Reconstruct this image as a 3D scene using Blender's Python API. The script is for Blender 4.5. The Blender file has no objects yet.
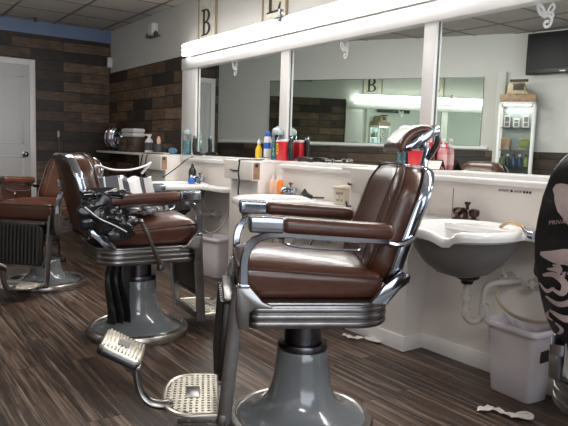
import bpy, bmesh, math, random
from mathutils import Vector, Matrix, noise
random.seed(4)
C = bpy.context.scene.collection
PI = math.pi
def R(d): return math.radians(d)

# ------------------------------------------------------------------ materials
def newmat(name):
    m = bpy.data.materials.new(name); m.use_nodes = True
    nt = m.node_tree; b = nt.nodes['Principled BSDF']
    return m, nt, b
def mat(name, col, rough=.5, metal=0, var=0, scale=8, bump=0, bscale=40, trans=0, coat=0, emit=None, es=0, alpha=1, ior=None, spec=None):
    m, nt, b = newmat(name)
    b.inputs['Base Color'].default_value = (*col, 1)
    b.inputs['Roughness'].default_value = rough
    b.inputs['Metallic'].default_value = metal
    if trans: b.inputs['Transmission Weight'].default_value = trans
    if coat: b.inputs['Coat Weight'].default_value = coat; b.inputs['Coat Roughness'].default_value = .1
    if emit: b.inputs['Emission Color'].default_value = (*emit, 1); b.inputs['Emission Strength'].default_value = es
    if alpha < 1: b.inputs['Alpha'].default_value = alpha
    if ior: b.inputs['IOR'].default_value = ior
    if spec is not None: b.inputs['Specular IOR Level'].default_value = spec
    tc = nt.nodes.new('ShaderNodeTexCoord')
    if var:
        n = nt.nodes.new('ShaderNodeTexNoise'); n.inputs['Scale'].default_value = scale; n.inputs['Detail'].default_value = 5
        nt.links.new(tc.outputs['Object'], n.inputs['Vector'])
        r = nt.nodes.new('ShaderNodeValToRGB'); r.color_ramp.elements[0].position = .3; r.color_ramp.elements[1].position = .7
        r.color_ramp.elements[0].color = (*[c*(1-var) for c in col], 1)
        r.color_ramp.elements[1].color = (*[min(1, c*(1+var)) for c in col], 1)
        nt.links.new(n.outputs['Fac'], r.inputs['Fac']); nt.links.new(r.outputs['Color'], b.inputs['Base Color'])
    if bump:
        n2 = nt.nodes.new('ShaderNodeTexNoise'); n2.inputs['Scale'].default_value = bscale; n2.inputs['Detail'].default_value = 4
        nt.links.new(tc.outputs['Object'], n2.inputs['Vector'])
        bp = nt.nodes.new('ShaderNodeBump'); bp.inputs['Strength'].default_value = bump; bp.inputs['Distance'].default_value = .01
        nt.links.new(n2.outputs['Fac'], bp.inputs['Height']); nt.links.new(bp.outputs['Normal'], b.inputs['Normal'])
    return m

def plank_mat(name, axes, cols, mortar, bw, rh, rough=.5, grain=(2, 60), offset=.37, graincol=.45, bump=.3, gap=.006, streak=None, coat=0):
    """planks laid in the plane of two world axes; cols = ramp of plank tones"""
    m, nt, b = newmat(name); N = nt.nodes.new; L = nt.links.new
    geo = N('ShaderNodeNewGeometry'); sep = N('ShaderNodeSeparateXYZ'); L(geo.outputs['Position'], sep.inputs[0])
    com = N('ShaderNodeCombineXYZ'); L(sep.outputs[axes[0]], com.inputs[0]); L(sep.outputs[axes[1]], com.inputs[1])
    br = N('ShaderNodeTexBrick'); L(com.outputs[0], br.inputs['Vector'])
    br.inputs['Scale'].default_value = 1; br.inputs['Brick Width'].default_value = bw; br.inputs['Row Height'].default_value = rh
    br.inputs['Mortar Size'].default_value = gap; br.inputs['Mortar Smooth'].default_value = .3
    br.inputs['Color1'].default_value = (0, 0, 0, 1); br.inputs['Color2'].default_value = (1, 1, 1, 1); br.inputs['Mortar'].default_value = (.5, .5, .5, 1)
    br.offset = offset; br.squash = 1
    ramp = N('ShaderNodeValToRGB'); cr = ramp.color_ramp; cr.interpolation = 'CONSTANT'
    cr.elements[0].color = (*cols[0], 1); cr.elements[0].position = 0
    cr.elements[1].color = (*cols[1], 1); cr.elements[1].position = 1/len(cols)
    for i in range(2, len(cols)):
        e = cr.elements.new(i/len(cols)); e.color = (*cols[i], 1)
    L(br.outputs['Color'], ramp.inputs['Fac'])
    mp = N('ShaderNodeMapping'); mp.inputs['Scale'].default_value = (grain[0], grain[1], 1); L(com.outputs[0], mp.inputs['Vector'])
    # shift the grain plank by plank
    add = N('ShaderNodeVectorMath'); add.operation = 'ADD'; L(mp.outputs[0], add.inputs[0])
    mul = N('ShaderNodeVectorMath'); mul.operation = 'SCALE'; mul.inputs['Scale'].default_value = 37; L(br.outputs['Color'], mul.inputs[0]); L(mul.outputs[0], add.inputs[1])
    ns = N('ShaderNodeTexNoise'); ns.inputs['Scale'].default_value = 1; ns.inputs['Detail'].default_value = 6; ns.inputs['Roughness'].default_value = .65
    L(add.outputs[0], ns.inputs['Vector'])
    gr = N('ShaderNodeMapRange'); gr.inputs['From Min'].default_value = .25; gr.inputs['From Max'].default_value = .75
    gr.inputs['To Min'].default_value = 1-graincol; gr.inputs['To Max'].default_value = 1+graincol; L(ns.outputs['Fac'], gr.inputs['Value'])
    mx = N('ShaderNodeVectorMath'); mx.operation = 'SCALE'; L(ramp.outputs['Color'], mx.inputs[0]); L(gr.outputs[0], mx.inputs['Scale'])
    big = N('ShaderNodeTexNoise'); big.inputs['Scale'].default_value = 5 if not streak else 2.2; big.inputs['Detail'].default_value = 7; big.inputs['Roughness'].default_value = .7; L(com.outputs[0], big.inputs['Vector'])
    bgr = N('ShaderNodeMapRange'); bgr.inputs['From Min'].default_value = .3; bgr.inputs['From Max'].default_value = .7; bgr.inputs['To Min'].default_value = .55 if not streak else .75; bgr.inputs['To Max'].default_value = 1.5 if not streak else 1.3; L(big.outputs['Fac'], bgr.inputs['Value'])
    mx2 = N('ShaderNodeVectorMath'); mx2.operation = 'SCALE'; L(mx.outputs[0], mx2.inputs[0]); L(bgr.outputs[0], mx2.inputs['Scale'])
    last = mx2.outputs[0]
    if streak:
        mp2 = N('ShaderNodeMapping'); mp2.inputs['Scale'].default_value = (streak[1], streak[2], 1); L(add.outputs[0], mp2.inputs['Vector'])
        n3 = N('ShaderNodeTexNoise'); n3.inputs['Scale'].default_value = 1; n3.inputs['Detail'].default_value = 5; n3.inputs['Roughness'].default_value = .7; L(mp2.outputs[0], n3.inputs['Vector'])
        r3 = N('ShaderNodeValToRGB'); r3.color_ramp.elements[0].position = .5; r3.color_ramp.elements[1].position = .68; L(n3.outputs['Fac'], r3.inputs['Fac'])
        mm = N('ShaderNodeMix'); mm.data_type = 'RGBA'; L(r3.outputs['Color'], mm.inputs['Factor']); L(last, mm.inputs['A']); mm.inputs['B'].default_value = (*streak[0], 1)
        last = mm.outputs['Result']
    m2 = N('ShaderNodeMix'); m2.data_type = 'RGBA'; L(br.outputs['Fac'], m2.inputs['Factor']); L(last, m2.inputs['A']); m2.inputs['B'].default_value = (*mortar, 1)
    L(m2.outputs['Result'], b.inputs['Base Color']); b.inputs['Roughness'].default_value = rough
    rr = N('ShaderNodeMapRange'); rr.inputs['To Min'].default_value = rough-.1; rr.inputs['To Max'].default_value = rough+.15; L(ns.outputs['Fac'], rr.inputs['Value']); L(rr.outputs[0], b.inputs['Roughness'])
    bp = N('ShaderNodeBump'); bp.inputs['Strength'].default_value = bump; bp.inputs['Distance'].default_value = .004
    inv = N('ShaderNodeMath'); inv.operation = 'SUBTRACT'; L(ns.outputs['Fac'], inv.inputs[0]); L(br.outputs['Fac'], inv.inputs[1])
    L(inv.outputs[0], bp.inputs['Height']); L(bp.outputs['Normal'], b.inputs['Normal'])
    if coat: b.inputs['Coat Weight'].default_value = coat
    return m

M = {}
M['wall'] = mat('wall_paint', (.60, .585, .56), .6, var=.03, scale=2)
M['trim'] = mat('white_trim_paint', (.78, .76, .75), .35, var=.03, scale=3)
M['panel'] = mat('station_panel_paint', (.77, .72, .68), .4, var=.04, scale=2, bump=.05, bscale=20)
M['ceil'] = mat('ceiling_tile', (.50, .465, .43), .9, var=.05, scale=3, bump=.4, bscale=180)
M['tbar'] = mat('ceiling_grid_metal', (.16, .15, .14), .5)
M['blue'] = mat('blue_lit_band', (.16, .22, .36), .5, var=.15, scale=2)  # blue light falling on the soffit, put into its base colour
M['wood'] = plank_mat('reclaimed_planks', ('X', 'Z'), [(.045, .026, .017), (.085, .05, .031), (.022, .015, .012), (.12, .074, .046), (.065, .038, .025), (.028, .019, .015)], (.008, .006, .005), .62, .128, .55, (6, 45), graincol=.7)
M['wood2'] = plank_mat('reclaimed_planks_side', ('Y', 'Z'), [(.095, .056, .035), (.022, .016, .013), (.13, .078, .047), (.05, .03, .02), (.18, .11, .068), (.035, .024, .018)], (.008, .006, .005), .58, .13, .55, (6, 45), graincol=.7)
M['floor'] = plank_mat('dark_vinyl_planks', ('Y', 'X'), [(.046, .026, .018), (.060, .034, .023), (.036, .021, .015), (.070, .041, .027), (.050, .029, .020)], (.014, .009, .007), 1.2, .15, .38, (3.0, 45), graincol=.95, bump=.12, gap=.002, streak=((.25, .18, .14), .4, .9))
M['leather'] = mat('brown_leather', (.072, .024, .013), .30, var=.25, scale=7, bump=.10, bscale=90, coat=.15)
M['leather2'] = mat('brown_leather_side', (.048, .017, .010), .33, var=.25, scale=9, bump=.10, bscale=90, coat=.15)
M['piping'] = mat('leather_piping', (.05, .017, .010), .4)
M['chrome'] = mat('polished_chrome', (.36, .39, .44), .13, 1, var=.08, scale=12)
M['nickel'] = mat('aged_nickel', (.25, .24, .235), .30, 1, var=.2, scale=10)
M['dark_metal'] = mat('darkened_steel', (.10, .10, .11), .3, 1)
M['porcelain'] = mat('grey_enamel', (.15, .16, .17), .16, .0, var=.12, scale=5, coat=.6)
M['rimsteel'] = mat('worn_rim_steel', (.42, .39, .37), .3, 1, var=.2, scale=20)
M['plate'] = mat('cast_footplate_metal', (.56, .52, .44), .34, .85, var=.15, scale=30)
M['plate_hole'] = mat('footplate_recess', (.07, .06, .05), .6, .4)
M['black'] = mat('black_plastic', (.012, .012, .013), .35)
M['blackcloth'] = mat('black_cape_fabric', (.010, .010, .012), .40, bump=.15, bscale=30)
M['shinycape'] = mat('shiny_black_nylon', (.012, .012, .015), .2, bump=.25, bscale=12)
M['pinkish'] = mat('pale_cape_print', (.50, .40, .39), .6, var=.1, scale=60)
M['white'] = mat('white_plastic', (.78, .75, .76), .3)
M['bin'] = mat('white_bin_plastic', (.74, .69, .73), .35, var=.03, scale=4)
M['ceramic'] = mat('white_ceramic', (.80, .79, .78), .12, coat=.5)
M['pipe'] = mat('white_pvc_pipe', (.50, .47, .44), .4)
M['hose'] = mat('tan_hose', (.45, .38, .26), .4)
M['bronze'] = mat('oil_rubbed_bronze', (.045, .022, .016), .3, .7)
M['glass'] = mat('clear_glass', (.9, .95, .95), .03, trans=1, ior=1.3)
M['teal'] = mat('blue_green_disinfectant', (.02, .16, .20), .15, coat=.5)
M['red'] = mat('red_plastic', (.75, .03, .045), .35)
M['yellow'] = mat('yellow_plastic', (.75, .50, .03), .4)
M['blueplas'] = mat('blue_plastic', (.03, .12, .50), .35)
M['pink'] = mat('pink_soap_plastic', (.78, .34, .35), .25, trans=.25)
M['orange'] = mat('orange_liquid', (.85, .22, .03), .3)
M['peach'] = mat('peach_liquid', (.80, .52, .38), .3)
M['cream'] = mat('cream_tin_paint', (.72, .64, .52), .4, var=.04, scale=12)
M['paper'] = mat('white_paper', (.85, .80, .76), .7)
M['darkwood'] = mat('dark_wood', (.055, .033, .022), .5, var=.3, scale=14)
M['midwood'] = mat('antique_brass_wood', (.30, .19, .115), .45, var=.3, scale=25)
M['ink'] = mat('dark_ink', (.035, .032, .03), .6)
M['signboard'] = mat('whitewashed_board', (.62, .59, .51), .7, var=.15, scale=18)
M['tube'] = mat('lit_fluorescent_tube', (1, 1, 1), .3, emit=(1, .985, .97), es=9)
M['dome'] = mat('pale_glass_dome', (.36, .42, .43), .12, coat=.5)
M['screen'] = mat('tv_screen_glass', (.006, .006, .008), .35, spec=.2)
M['mirror'] = mat('silvered_mirror', (.84, .90, .87), .008, 1)
M['etch'] = mat('frosted_etching', (.75, .75, .75), .6)
M['white_cloth'] = mat('white_cloth', (.70, .68, .68), .8, bump=.2, bscale=60)
M['grey_cloth'] = mat('grey_cloth', (.075, .08, .095), .8, bump=.2, bscale=60)
M['navy'] = mat('navy_plastic', (.02, .035, .09), .35)
M['green'] = mat('green_bottle_plastic', (.13, .17, .04), .35)
M['maroon'] = mat('maroon_coil', (.10, .02, .03), .3, .3)
M['chromeblk'] = mat('fluted_black_leather', (.018, .015, .014), .4, bump=.1)
M['doorwhite'] = mat('door_paint', (.60, .59, .59), .45, var=.02, scale=2)

# ------------------------------------------------------------------ object helpers
def fin(name, bm, m, parent=None, smooth=True, angle=40):
    me = bpy.data.meshes.new(name)
    bmesh.ops.recalc_face_normals(bm, faces=bm.faces)
    bm.to_mesh(me); bm.free()
    if isinstance(m, (list, tuple)):
        for x in m: me.materials.append(x)
    else: me.materials.append(m)
    if smooth:
        for p in me.polygons: p.use_smooth = True
        try: me.set_sharp_from_angle(angle=R(angle))
        except Exception: pass
    o = bpy.data.objects.new(name, me); C.objects.link(o)
    if parent: o.parent = parent
    return o
def empty(name, loc=(0, 0, 0), rz=0):
    o = bpy.data.objects.new(name, None); C.objects.link(o); o.location = loc; o.rotation_euler = (0, 0, rz); o.empty_display_size = .1
    return o
def tag(o, label, cat, group=None, kind=None):
    o['label'] = label; o['category'] = cat
    if group: o['group'] = group
    if kind: o['kind'] = kind
    return o
def thing(name, label, cat, loc=(0, 0, 0), rz=0, group=None):
    return tag(empty(name, loc, rz), label, cat, group)
def struct(o, label=None):
    o['kind'] = 'structure'
    if label: o['label'] = label
    return o
def copy_tree(o, parent=None):
    c = o.copy(); C.objects.link(c)
    if parent: c.parent = parent
    for ch in [x for x in bpy.data.objects if x.parent == o]: copy_tree(ch, c)
    return c

# ------------------------------------------------------------------ shape helpers (all add to a bmesh)
def box(bm, x0, x1, y0, y1, z0, z1, bev=0, seg=2, mi=0):
    r = bmesh.ops.create_cube(bm, size=1); vs = r['verts']
    for v in vs:
        v.co = Vector(((x0+x1)/2+v.co.x*(x1-x0), (y0+y1)/2+v.co.y*(y1-y0), (z0+z1)/2+v.co.z*(z1-z0)))
    fs = set(f for v in vs for f in v.link_faces)
    if bev:
        es = list(set(e for v in vs for e in v.link_edges))
        rr = bmesh.ops.bevel(bm, geom=es, offset=bev, segments=seg, affect='EDGES', profile=.5)
        fs = set(rr['faces']) | set(f for f in fs if f.is_valid)
        vs = list(set(v for f in fs for v in f.verts))
    for f in fs:
        if f.is_valid: f.material_index = mi
    return vs
def tf(vs, Mx):
    for v in vs: v.co = Mx @ v.co
def rbox(bm, hx, hy, hz, r, deform=None, n=10, mi=0):
    """rounded box of half sizes, centred at the origin, then deformed"""
    def ts(h):
        k = min(r/h, .98); a = [-1+k*i/4 for i in range(4)]
        inner = [-(1-k)+2*(1-k)*i/n for i in range(n+1)]
        b = [1-k*(3-i)/4 for i in range(4)]
        return a+inner+b
    H = (hx, hy, hz); T = [ts(h) for h in H]; cache = {}; out = []
    def vert(i, j, k):
        key = (i, j, k)
        if key in cache: return cache[key]
        p = Vector((T[0][i]*hx, T[1][j]*hy, T[2][k]*hz))
        q = Vector([max(-(h-r), min(h-r, c)) for h, c in zip(H, p)])
        d = p-q
        if d.length > 1e-9:
            d = d.normalized()*r
        p = q+d
        if deform: p = Vector(deform(p))
        v = bm.verts.new(p); cache[key] = v; out.append(v); return v
    nx, ny, nz = [len(t)-1 for t in T]
    def quad(a, b, c, d):
        try: f = bm.faces.new((a, b, c, d)); f.material_index = mi
        except ValueError: pass
    for i in range(nx):
        for j in range(ny):
            for k in (0, nz): quad(vert(i, j, k), vert(i+1, j, k), vert(i+1, j+1, k), vert(i, j+1, k))
    for i in range(nx):
        for k in range(nz):
            for j in (0, ny): quad(vert(i, j, k), vert(i+1, j, k), vert(i+1, j, k+1), vert(i, j, k+1))
    for j in range(ny):
        for k in range(nz):
            for i in (0, nx): quad(vert(i, j, k), vert(i, j+1, k), vert(i, j+1, k+1), vert(i, j, k+1))
    return out
def spline(pts, sub=6, closed=False):
    pts = [Vector(p) for p in pts]; n = len(pts); out = []
    rng = range(n) if closed else range(n-1)
    for i in rng:
        if closed: p0, p1, p2, p3 = pts[(i-1) % n], pts[i], pts[(i+1) % n], pts[(i+2) % n]
        else: p0, p1, p2, p3 = pts[max(i-1, 0)], pts[i], pts[i+1], pts[min(i+2, n-1)]
        for s in range(sub):
            t = s/sub
            out.append(.5*((2*p1)+(-p0+p2)*t+(2*p0-5*p1+4*p2-p3)*t*t+(-p0+3*p1-3*p2+p3)*t**3))
    if not closed: out.append(pts[-1])
    return out
def tube(bm, pts, r, seg=10, closed=False, ref=None, flat=1, mi=0, cap=True):
    """round (or flattened) bar along points; r number or list; ref = direction of the section's wide side"""
    pts = [Vector(p) for p in pts]; n = len(pts); rings = []
    rr = r if isinstance(r, (list, tuple)) else [r]*n
    if len(rr) != n: rr = [rr[0]+(rr[-1]-rr[0])*i/(n-1) for i in range(n)] if len(rr) == 2 else [rr[min(len(rr)-1, int(i*len(rr)/n))] for i in range(n)]
    up = None
    for i, p in enumerate(pts):
        if closed: t = pts[(i+1) % n]-pts[i-1]
        else: t = pts[min(i+1, n-1)]-pts[max(i-1, 0)]
        if t.length < 1e-9: t = Vector((0, 0, 1))
        t.normalize()
        if ref is not None: a = Vector(ref)
        else:
            a = up if up is not None else (Vector((0, 0, 1)) if abs(t.z) < .9 else Vector((1, 0, 0)))
        a = a-t*a.dot(t)
        if a.length < 1e-6: a = t.orthogonal()
        a.normalize(); up = a; b = t.cross(a)
        rings.append([bm.verts.new(p+a*math.cos(2*PI*k/seg)*rr[i]*flat+b*math.sin(2*PI*k/seg)*rr[i]) for k in range(seg)])
    m = n if closed else n-1
    fs = []
    for i in range(m):
        A, B = rings[i], rings[(i+1) % n]
        for k in range(seg):
            fs.append(bm.faces.new((A[k], A[(k+1) % seg], B[(k+1) % seg], B[k])))
    if cap and not closed:
        fs.append(bm.faces.new(rings[0][::-1])); fs.append(bm.faces.new(rings[-1]))
    for f in fs: f.material_index = mi
    return [v for r_ in rings for v in r_]
def lathe(bm, prof, seg=32, cx=0, cy=0, cz=0, mi=0, sx=1, sy=1):
    rings = []
    for r, z in prof:
        if r < 1e-6: rings.append([bm.verts.new((cx, cy, cz+z))])
        else: rings.append([bm.verts.new((cx+r*sx*math.cos(2*PI*k/seg), cy+r*sy*math.sin(2*PI*k/seg), cz+z)) for k in range(seg)])
    for i in range(len(rings)-1):
        A, B = rings[i], rings[i+1]
        for k in range(seg):
            if len(A) == 1 and len(B) == 1: continue
            if len(A) == 1: f = bm.faces.new((A[0], B[k], B[(k+1) % seg]))
            elif len(B) == 1: f = bm.faces.new((A[k], A[(k+1) % seg], B[0]))
            else: f = bm.faces.new((A[k], A[(k+1) % seg], B[(k+1) % seg], B[k]))
            f.material_index = mi
    return [v for r_ in rings for v in r_]
def prism(bm, pts, axis, d0, d1, bev=0, mi=0):
    """polygon pts (2D) extruded along axis from d0 to d1. axis y: pts=(x,z); z: (x,y); x: (y,z)"""
    def mk(p, d):
        return {'y': (p[0], d, p[1]), 'z': (p[0], p[1], d), 'x': (d, p[0], p[1])}[axis]
    A = [bm.verts.new(mk(p, d0)) for p in pts]; B = [bm.verts.new(mk(p, d1)) for p in pts]; n = len(pts)
    fs = [bm.faces.new(A), bm.faces.new(B[::-1])]
    for i in range(n): fs.append(bm.faces.new((A[i], B[i], B[(i+1) % n], A[(i+1) % n])))
    bmesh.ops.recalc_face_normals(bm, faces=fs)
    if bev:
        es = [e for e in set(e for f in fs[:2] for e in f.edges)]
        rr = bmesh.ops.bevel(bm, geom=es, offset=bev, segments=2, affect='EDGES', profile=.5)
        for f in rr['faces']: f.material_index = mi
    for f in fs:
        if f.is_valid: f.material_index = mi
    return A+B
def bar(bm, pts, half, hw, y0):
    """flat bar of rectangular section following a path in a fore-and-aft plane"""
    n = len(pts); rings = []
    for i, p in enumerate(pts):
        p = Vector(p); t = (Vector(pts[min(i+1, n-1)])-Vector(pts[max(i-1, 0)])).normalized(); nn = t.cross(Vector((0, 1, 0))).normalized()
        h = half[0]+(half[-1]-half[0])*i/(n-1) if isinstance(half, (list, tuple)) else half
        Y = Vector((0, 1, 0)); c = .75
        rings.append([bm.verts.new(p+nn*a*h+Y*b*hw) for a, b in ((1, c), (c, 1), (-c, 1), (-1, c), (-1, -c), (-c, -1), (c, -1), (1, -c))])
    for A, B in zip(rings, rings[1:]):
        for k in range(8): bm.faces.new((A[k], A[(k+1) % 8], B[(k+1) % 8], B[k]))
    bm.faces.new(rings[0]); bm.faces.new(rings[-1][::-1])
def rrect(hx, hy, r, seg=5, cx=0, cy=0):
    """rounded rectangle outline; r one radius or four (++,-+,--,+-)"""
    rs = r if isinstance(r, (list, tuple)) else [r]*4; out = []
    for (sx, sy, a0), q in zip(((1, 1, 0), (-1, 1, 90), (-1, -1, 180), (1, -1, 270)), rs):
        for k in range(seg+1):
            a = R(a0+90*k/seg); out.append((cx+sx*(hx-q)+q*math.cos(a), cy+sy*(hy-q)+q*math.sin(a)))
    return out
def pad(bm, outline, front, back, mapf, p=5, mi=0):
    """upholstered pad: outline of (u,v), bulging front and back; mapf(u,v,d) -> xyz"""
    cu = sum(o[0] for o in outline)/len(outline); cv = sum(o[1] for o in outline)/len(outline); n = len(outline)
    rs = [1, .985, .96, .92, .86, .76, .62, .45, .25]
    def ring(s, d): return [bm.verts.new(mapf(cu+(u-cu)*s, cv+(v-cv)*s, d)) for u, v in outline]
    rings = [ring(s, -back*(1-s**p)**(1/2.2) if s < 1 else 0) for s in rs[::-1]]+[ring(s, front*(1-s**p)**(1/2.2)) for s in rs[1:]]
    for i in range(len(rings)-1):
        A, B = rings[i], rings[i+1]
        for k in range(n):
            f = bm.faces.new((A[k], A[(k+1) % n], B[(k+1) % n], B[k])); f.material_index = mi
    for rg, d in ((rings[0], -back), (rings[-1], front)):
        c = bm.verts.new(mapf(cu, cv, d))
        for k in range(n): f = bm.faces.new((rg[k], rg[(k+1) % n], c)); f.material_index = mi
def crumple(bm, c, s, amp=.3, seed=0, sub=4, freq=2.5, mi=0, flatz=None, soft=False):
    r = bmesh.ops.create_icosphere(bm, subdivisions=sub, radius=1); off = Vector((seed*7.3, seed*3.1, seed*1.7))
    for v in r['verts']:
        p = v.co.copy()
        q = p*freq+off
        d = 1-abs(noise.noise(q))*2.2*amp+noise.noise(q*2.3)*amp*.8-abs(noise.noise(q*3.7))*amp*.7
        if soft: d = 1-abs(noise.noise(q))*1.9*amp-abs(noise.noise(Vector((q.x*.8, q.y, q.z*1.7))+off))*amp*1.0
        p = p*d
        v.co = Vector((c[0]+p.x*s[0], c[1]+p.y*s[1], c[2]+p.z*s[2]))
        if flatz is not None and v.co.z < flatz: v.co.z = flatz+.001*noise.noise(q)
    for v in r['verts']:
        for f in v.link_faces: f.material_index = mi
def sheet(bm, fn, nu, nv, thick=0, mi=0):
    g = [[bm.verts.new(fn(i/nu, j/nv)) for j in range(nv+1)] for i in range(nu+1)]
    for i in range(nu):
        for j in range(nv):
            f = bm.faces.new((g[i][j], g[i+1][j], g[i+1][j+1], g[i][j+1])); f.material_index = mi
    return g
def text_obj(name, s, size, m, parent=None, mtx=None, ext=.0008):
    cu = bpy.data.curves.new(name, 'FONT'); cu.body = s; cu.size = size; cu.extrude = ext; cu.align_x = 'CENTER'; cu.align_y = 'CENTER'
    cu.materials.append(m)
    tmp = bpy.data.objects.new(name, cu); C.objects.link(tmp)
    bpy.context.view_layer.update()
    dg = bpy.context.evaluated_depsgraph_get()
    me = bpy.data.meshes.new_from_object(tmp.evaluated_get(dg))
    bpy.data.objects.remove(tmp)
    if mtx: me.transform(mtx)
    me.materials.clear(); me.materials.append(m)
    o = bpy.data.objects.new(name, me); C.objects.link(o)
    if parent: o.parent = parent
    return o

# ================================================================== THE SETTING
XW = 2.877      # upper wall plane behind the mirrors
CZ = 2.64       # ceiling
YF = 8.2        # far wall
A2 = .523       # the opposite wall runs askew
cor = Vector((1.173, YF, 0)); dr = Vector((-math.sin(A2), -math.cos(A2), 0)); nh = Vector((math.cos(A2), -math.sin(A2), 0))
k1 = cor+dr*4.32                       # opposite wall meets the tv wall
d3 = Vector((-.2, -.98, 0)).normalized(); k2 = k1+d3*7.2
YN = k2.y                              # near (street) wall
def quadwall(name, pts, m, label=None):
    bm = bmesh.new(); bm.faces.new([bm.verts.new(p) for p in pts]); o = fin(name, bm, m, smooth=False); return struct(o, label)
def slab(name, p0, p1, z0, z1, th, m, label=None):
    """upright slab from p0 to p1 with thickness th to the left of p0->p1"""
    p0 = Vector(p0[:2]); p1 = Vector(p1[:2]); d = (p1-p0).normalized(); n = Vector((-d.y, d.x))*th
    bm = bmesh.new()
    prism(bm, [(p.x, p.y) for p in (p0, p1, p1+n, p0+n)], 'z', z0, z1)
    return struct(fin(name, bm, m, smooth=False), label)
floorpts = [(XW+.15, YN-.1, 0), (XW+.15, YF+.1, 0), (cor.x-.1, YF+.1, 0), (k1.x-.1, k1.y, 0), (k2.x-.1, YN-.1, 0)]
bm = bmesh.new(); prism(bm, [(p[0], p[1]) for p in floorpts], 'z', -.05, 0); struct(fin('floor', bm, M['floor'], smooth=False), 'dark brown wood-look plank floor')
bm = bmesh.new(); prism(bm, [(p[0], p[1]) for p in floorpts], 'z', CZ, CZ+.05)
ceil = struct(fin('ceiling', bm, M['ceil'], smooth=False), 'suspended ceiling of beige tiles')
bm = bmesh.new()
xs = [2.74-.61*i for i in range(9)]
for x in xs[:1]+xs[1:]: box(bm, x-.012, x+.012, -2.5, YF, CZ-.006, CZ+.002)
for j in range(18):
    y = YF-.16-.61*j
    if y > -2.5: box(bm, -2.3, 2.877, y-.012, y+.012, CZ-.005, CZ+.002)
g = fin('ceiling_grid', bm, M['tbar'], ceil, smooth=False)
slab('wall_far', (XW+.1, YF), (cor.x-.1, YF), 0, CZ, -.1, M['wood'], 'far wall clad in dark reclaimed wood planks')
bm = bmesh.new(); box(bm, cor.x, XW, YF-.012, YF, 2.479, CZ); struct(fin('trim_1', bm, M['blue'], smooth=False), 'band above the far plank wall, coloured as if lit blue')
slab('wall_right', (XW, YN), (XW, YF), 0, CZ, -.1, M['wall'], 'white wall behind the mirrors')
bm = bmesh.new(); box(bm, XW-.015, XW, 5.9, YF, 0, 2.085); struct(fin('wall_right_planks', bm, M['wood2'], smooth=False), 'plank cladding between the far corner and the mirrors')
slab('wall_left', (cor.x, cor.y), (k1.x, k1.y), 0, CZ, -.1, M['wall'], 'skewed white wall opposite the mirrors')
slab('wall_tv', (k1.x, k1.y), (k2.x, k2.y), 0, CZ, -.1, M['wall'], 'white wall with the television')
# wainscot of planks
M['wood3'] = plank_mat('reclaimed_planks_low', ('Y', 'Z'), [(.075, .046, .03), (.03, .02, .015), (.10, .062, .04), (.05, .032, .022)], (.008, .006, .005), .6, .125, .55, (3, 40))
pa = cor+nh*.015
bm = bmesh.new()
for s0, s1, base, d, n in ((0, 4.32, cor, dr, nh), (0, 7.2, k1, d3, Vector((-d3.y, d3.x, 0)))):
    q = [base+d*s0, base+d*s1, base+d*s1+n*.015, base+d*s0+n*.015]
    prism(bm, [(p.x, p.y) for p in q], 'z', 0, 1.21)
struct(fin('wall_left_planks', bm, M['wood3'], smooth=False), 'low plank cladding under the opposite mirror')
# white cap line
bm = bmesh.new(); q = [cor+dr*.05, cor+dr*3.95, cor+dr*3.95+nh*.045, cor+dr*.05+nh*.045]
prism(bm, [(p.x, p.y) for p in q], 'z', 1.225, 1.262); struct(fin('trim_2', bm, M['trim'], smooth=False), 'white rail under the opposite mirror')
# street side wall with window opening
bm = bmesh.new()
wx0, wx1 = -2.0, 2.4
box(bm, k2.x-.1, wx0, YN-.1, YN, 0, CZ); box(bm, wx1, XW+.1, YN-.1, YN, 0, CZ); box(bm, wx0, wx1, YN-.1, YN, 0, .5); box(bm, wx0, wx1, YN-.1, YN, 2.35, CZ)
struct(fin('wall_near', bm, M['wall'], smooth=False))
bm = bmesh.new()
for x in (wx0, wx0+1.46, wx0+2.92, wx1-.06): box(bm, x, x+.06, YN-.07, YN-.02, .5, 2.35)
box(bm, wx0, wx1, YN-.07, YN-.02, .5, .56); box(bm, wx0, wx1, YN-.07, YN-.02, 2.29, 2.35)
wf = struct(fin('window_1', bm, M['trim'], smooth=False))
bm = bmesh.new(); box(bm, wx0, wx1, YN-.05, YN-.045, .5, 2.35); fin('pane', bm, M['glass'], wf, smooth=False)

# door in the far wall
dt = empty('door_1', (0, YF, 0)); struct(dt, 'white door with round knob in the far plank wall')
bm = bmesh.new()
for a, b_ in ((1.83, 1.90), (1.25, 1.32)): box(bm, a, b_, -.035, 0, 0, 2.157, .003)
box(bm, 1.32, 1.83, -.035, 0, 2.085, 2.157, .003); fin('door_frame', bm, M['trim'], dt)
bm = bmesh.new(); box(bm, 1.32, 1.83, -.018, 0, 0.01, 2.085, .004)
for z0, z1 in ((.2, .95), (1.1, 1.95)):
    for a, b_, c_, d_ in ((1.39, 1.76, z0, z0+.02), (1.39, 1.76, z1-.02, z1), (1.39, 1.41, z0, z1), (1.74, 1.76, z0, z1)): box(bm, a, b_, -.024, -.016, c_, d_, .002)
dl = fin('door_leaf', bm, M['doorwhite'], dt)
bm = bmesh.new(); vs = lathe(bm, [(0, 0), (.032, 0), (.034, .008), (.012, .015), (.012, .035), (.03, .045), (.032, .062), (.02, .075), (0, .078)], 20)
tf(vs, Matrix.Translation((1.77, -.018, .975)) @ Matrix.Rotation(R(90), 4, 'X')); fin('door_knob', bm, M['chrome'], dl)

# baseboards on the far wall & station wall done below
# ------------------------------------------------------------------ station wall: lower false wall, pillars, ledge
XR = 2.728
bm = bmesh.new(); box(bm, XR, XW-.02, -.4, 6.3, 0, 1.03)
struct(fin('wall_station', bm, M['panel'], smooth=False), 'white false wall under the mirror ledge')
bm = bmesh.new(); box(bm, XR-.012, XR, -.4, 6.3, 0, .095, .004); struct(fin('baseboard_right', bm, M['trim']))
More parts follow.
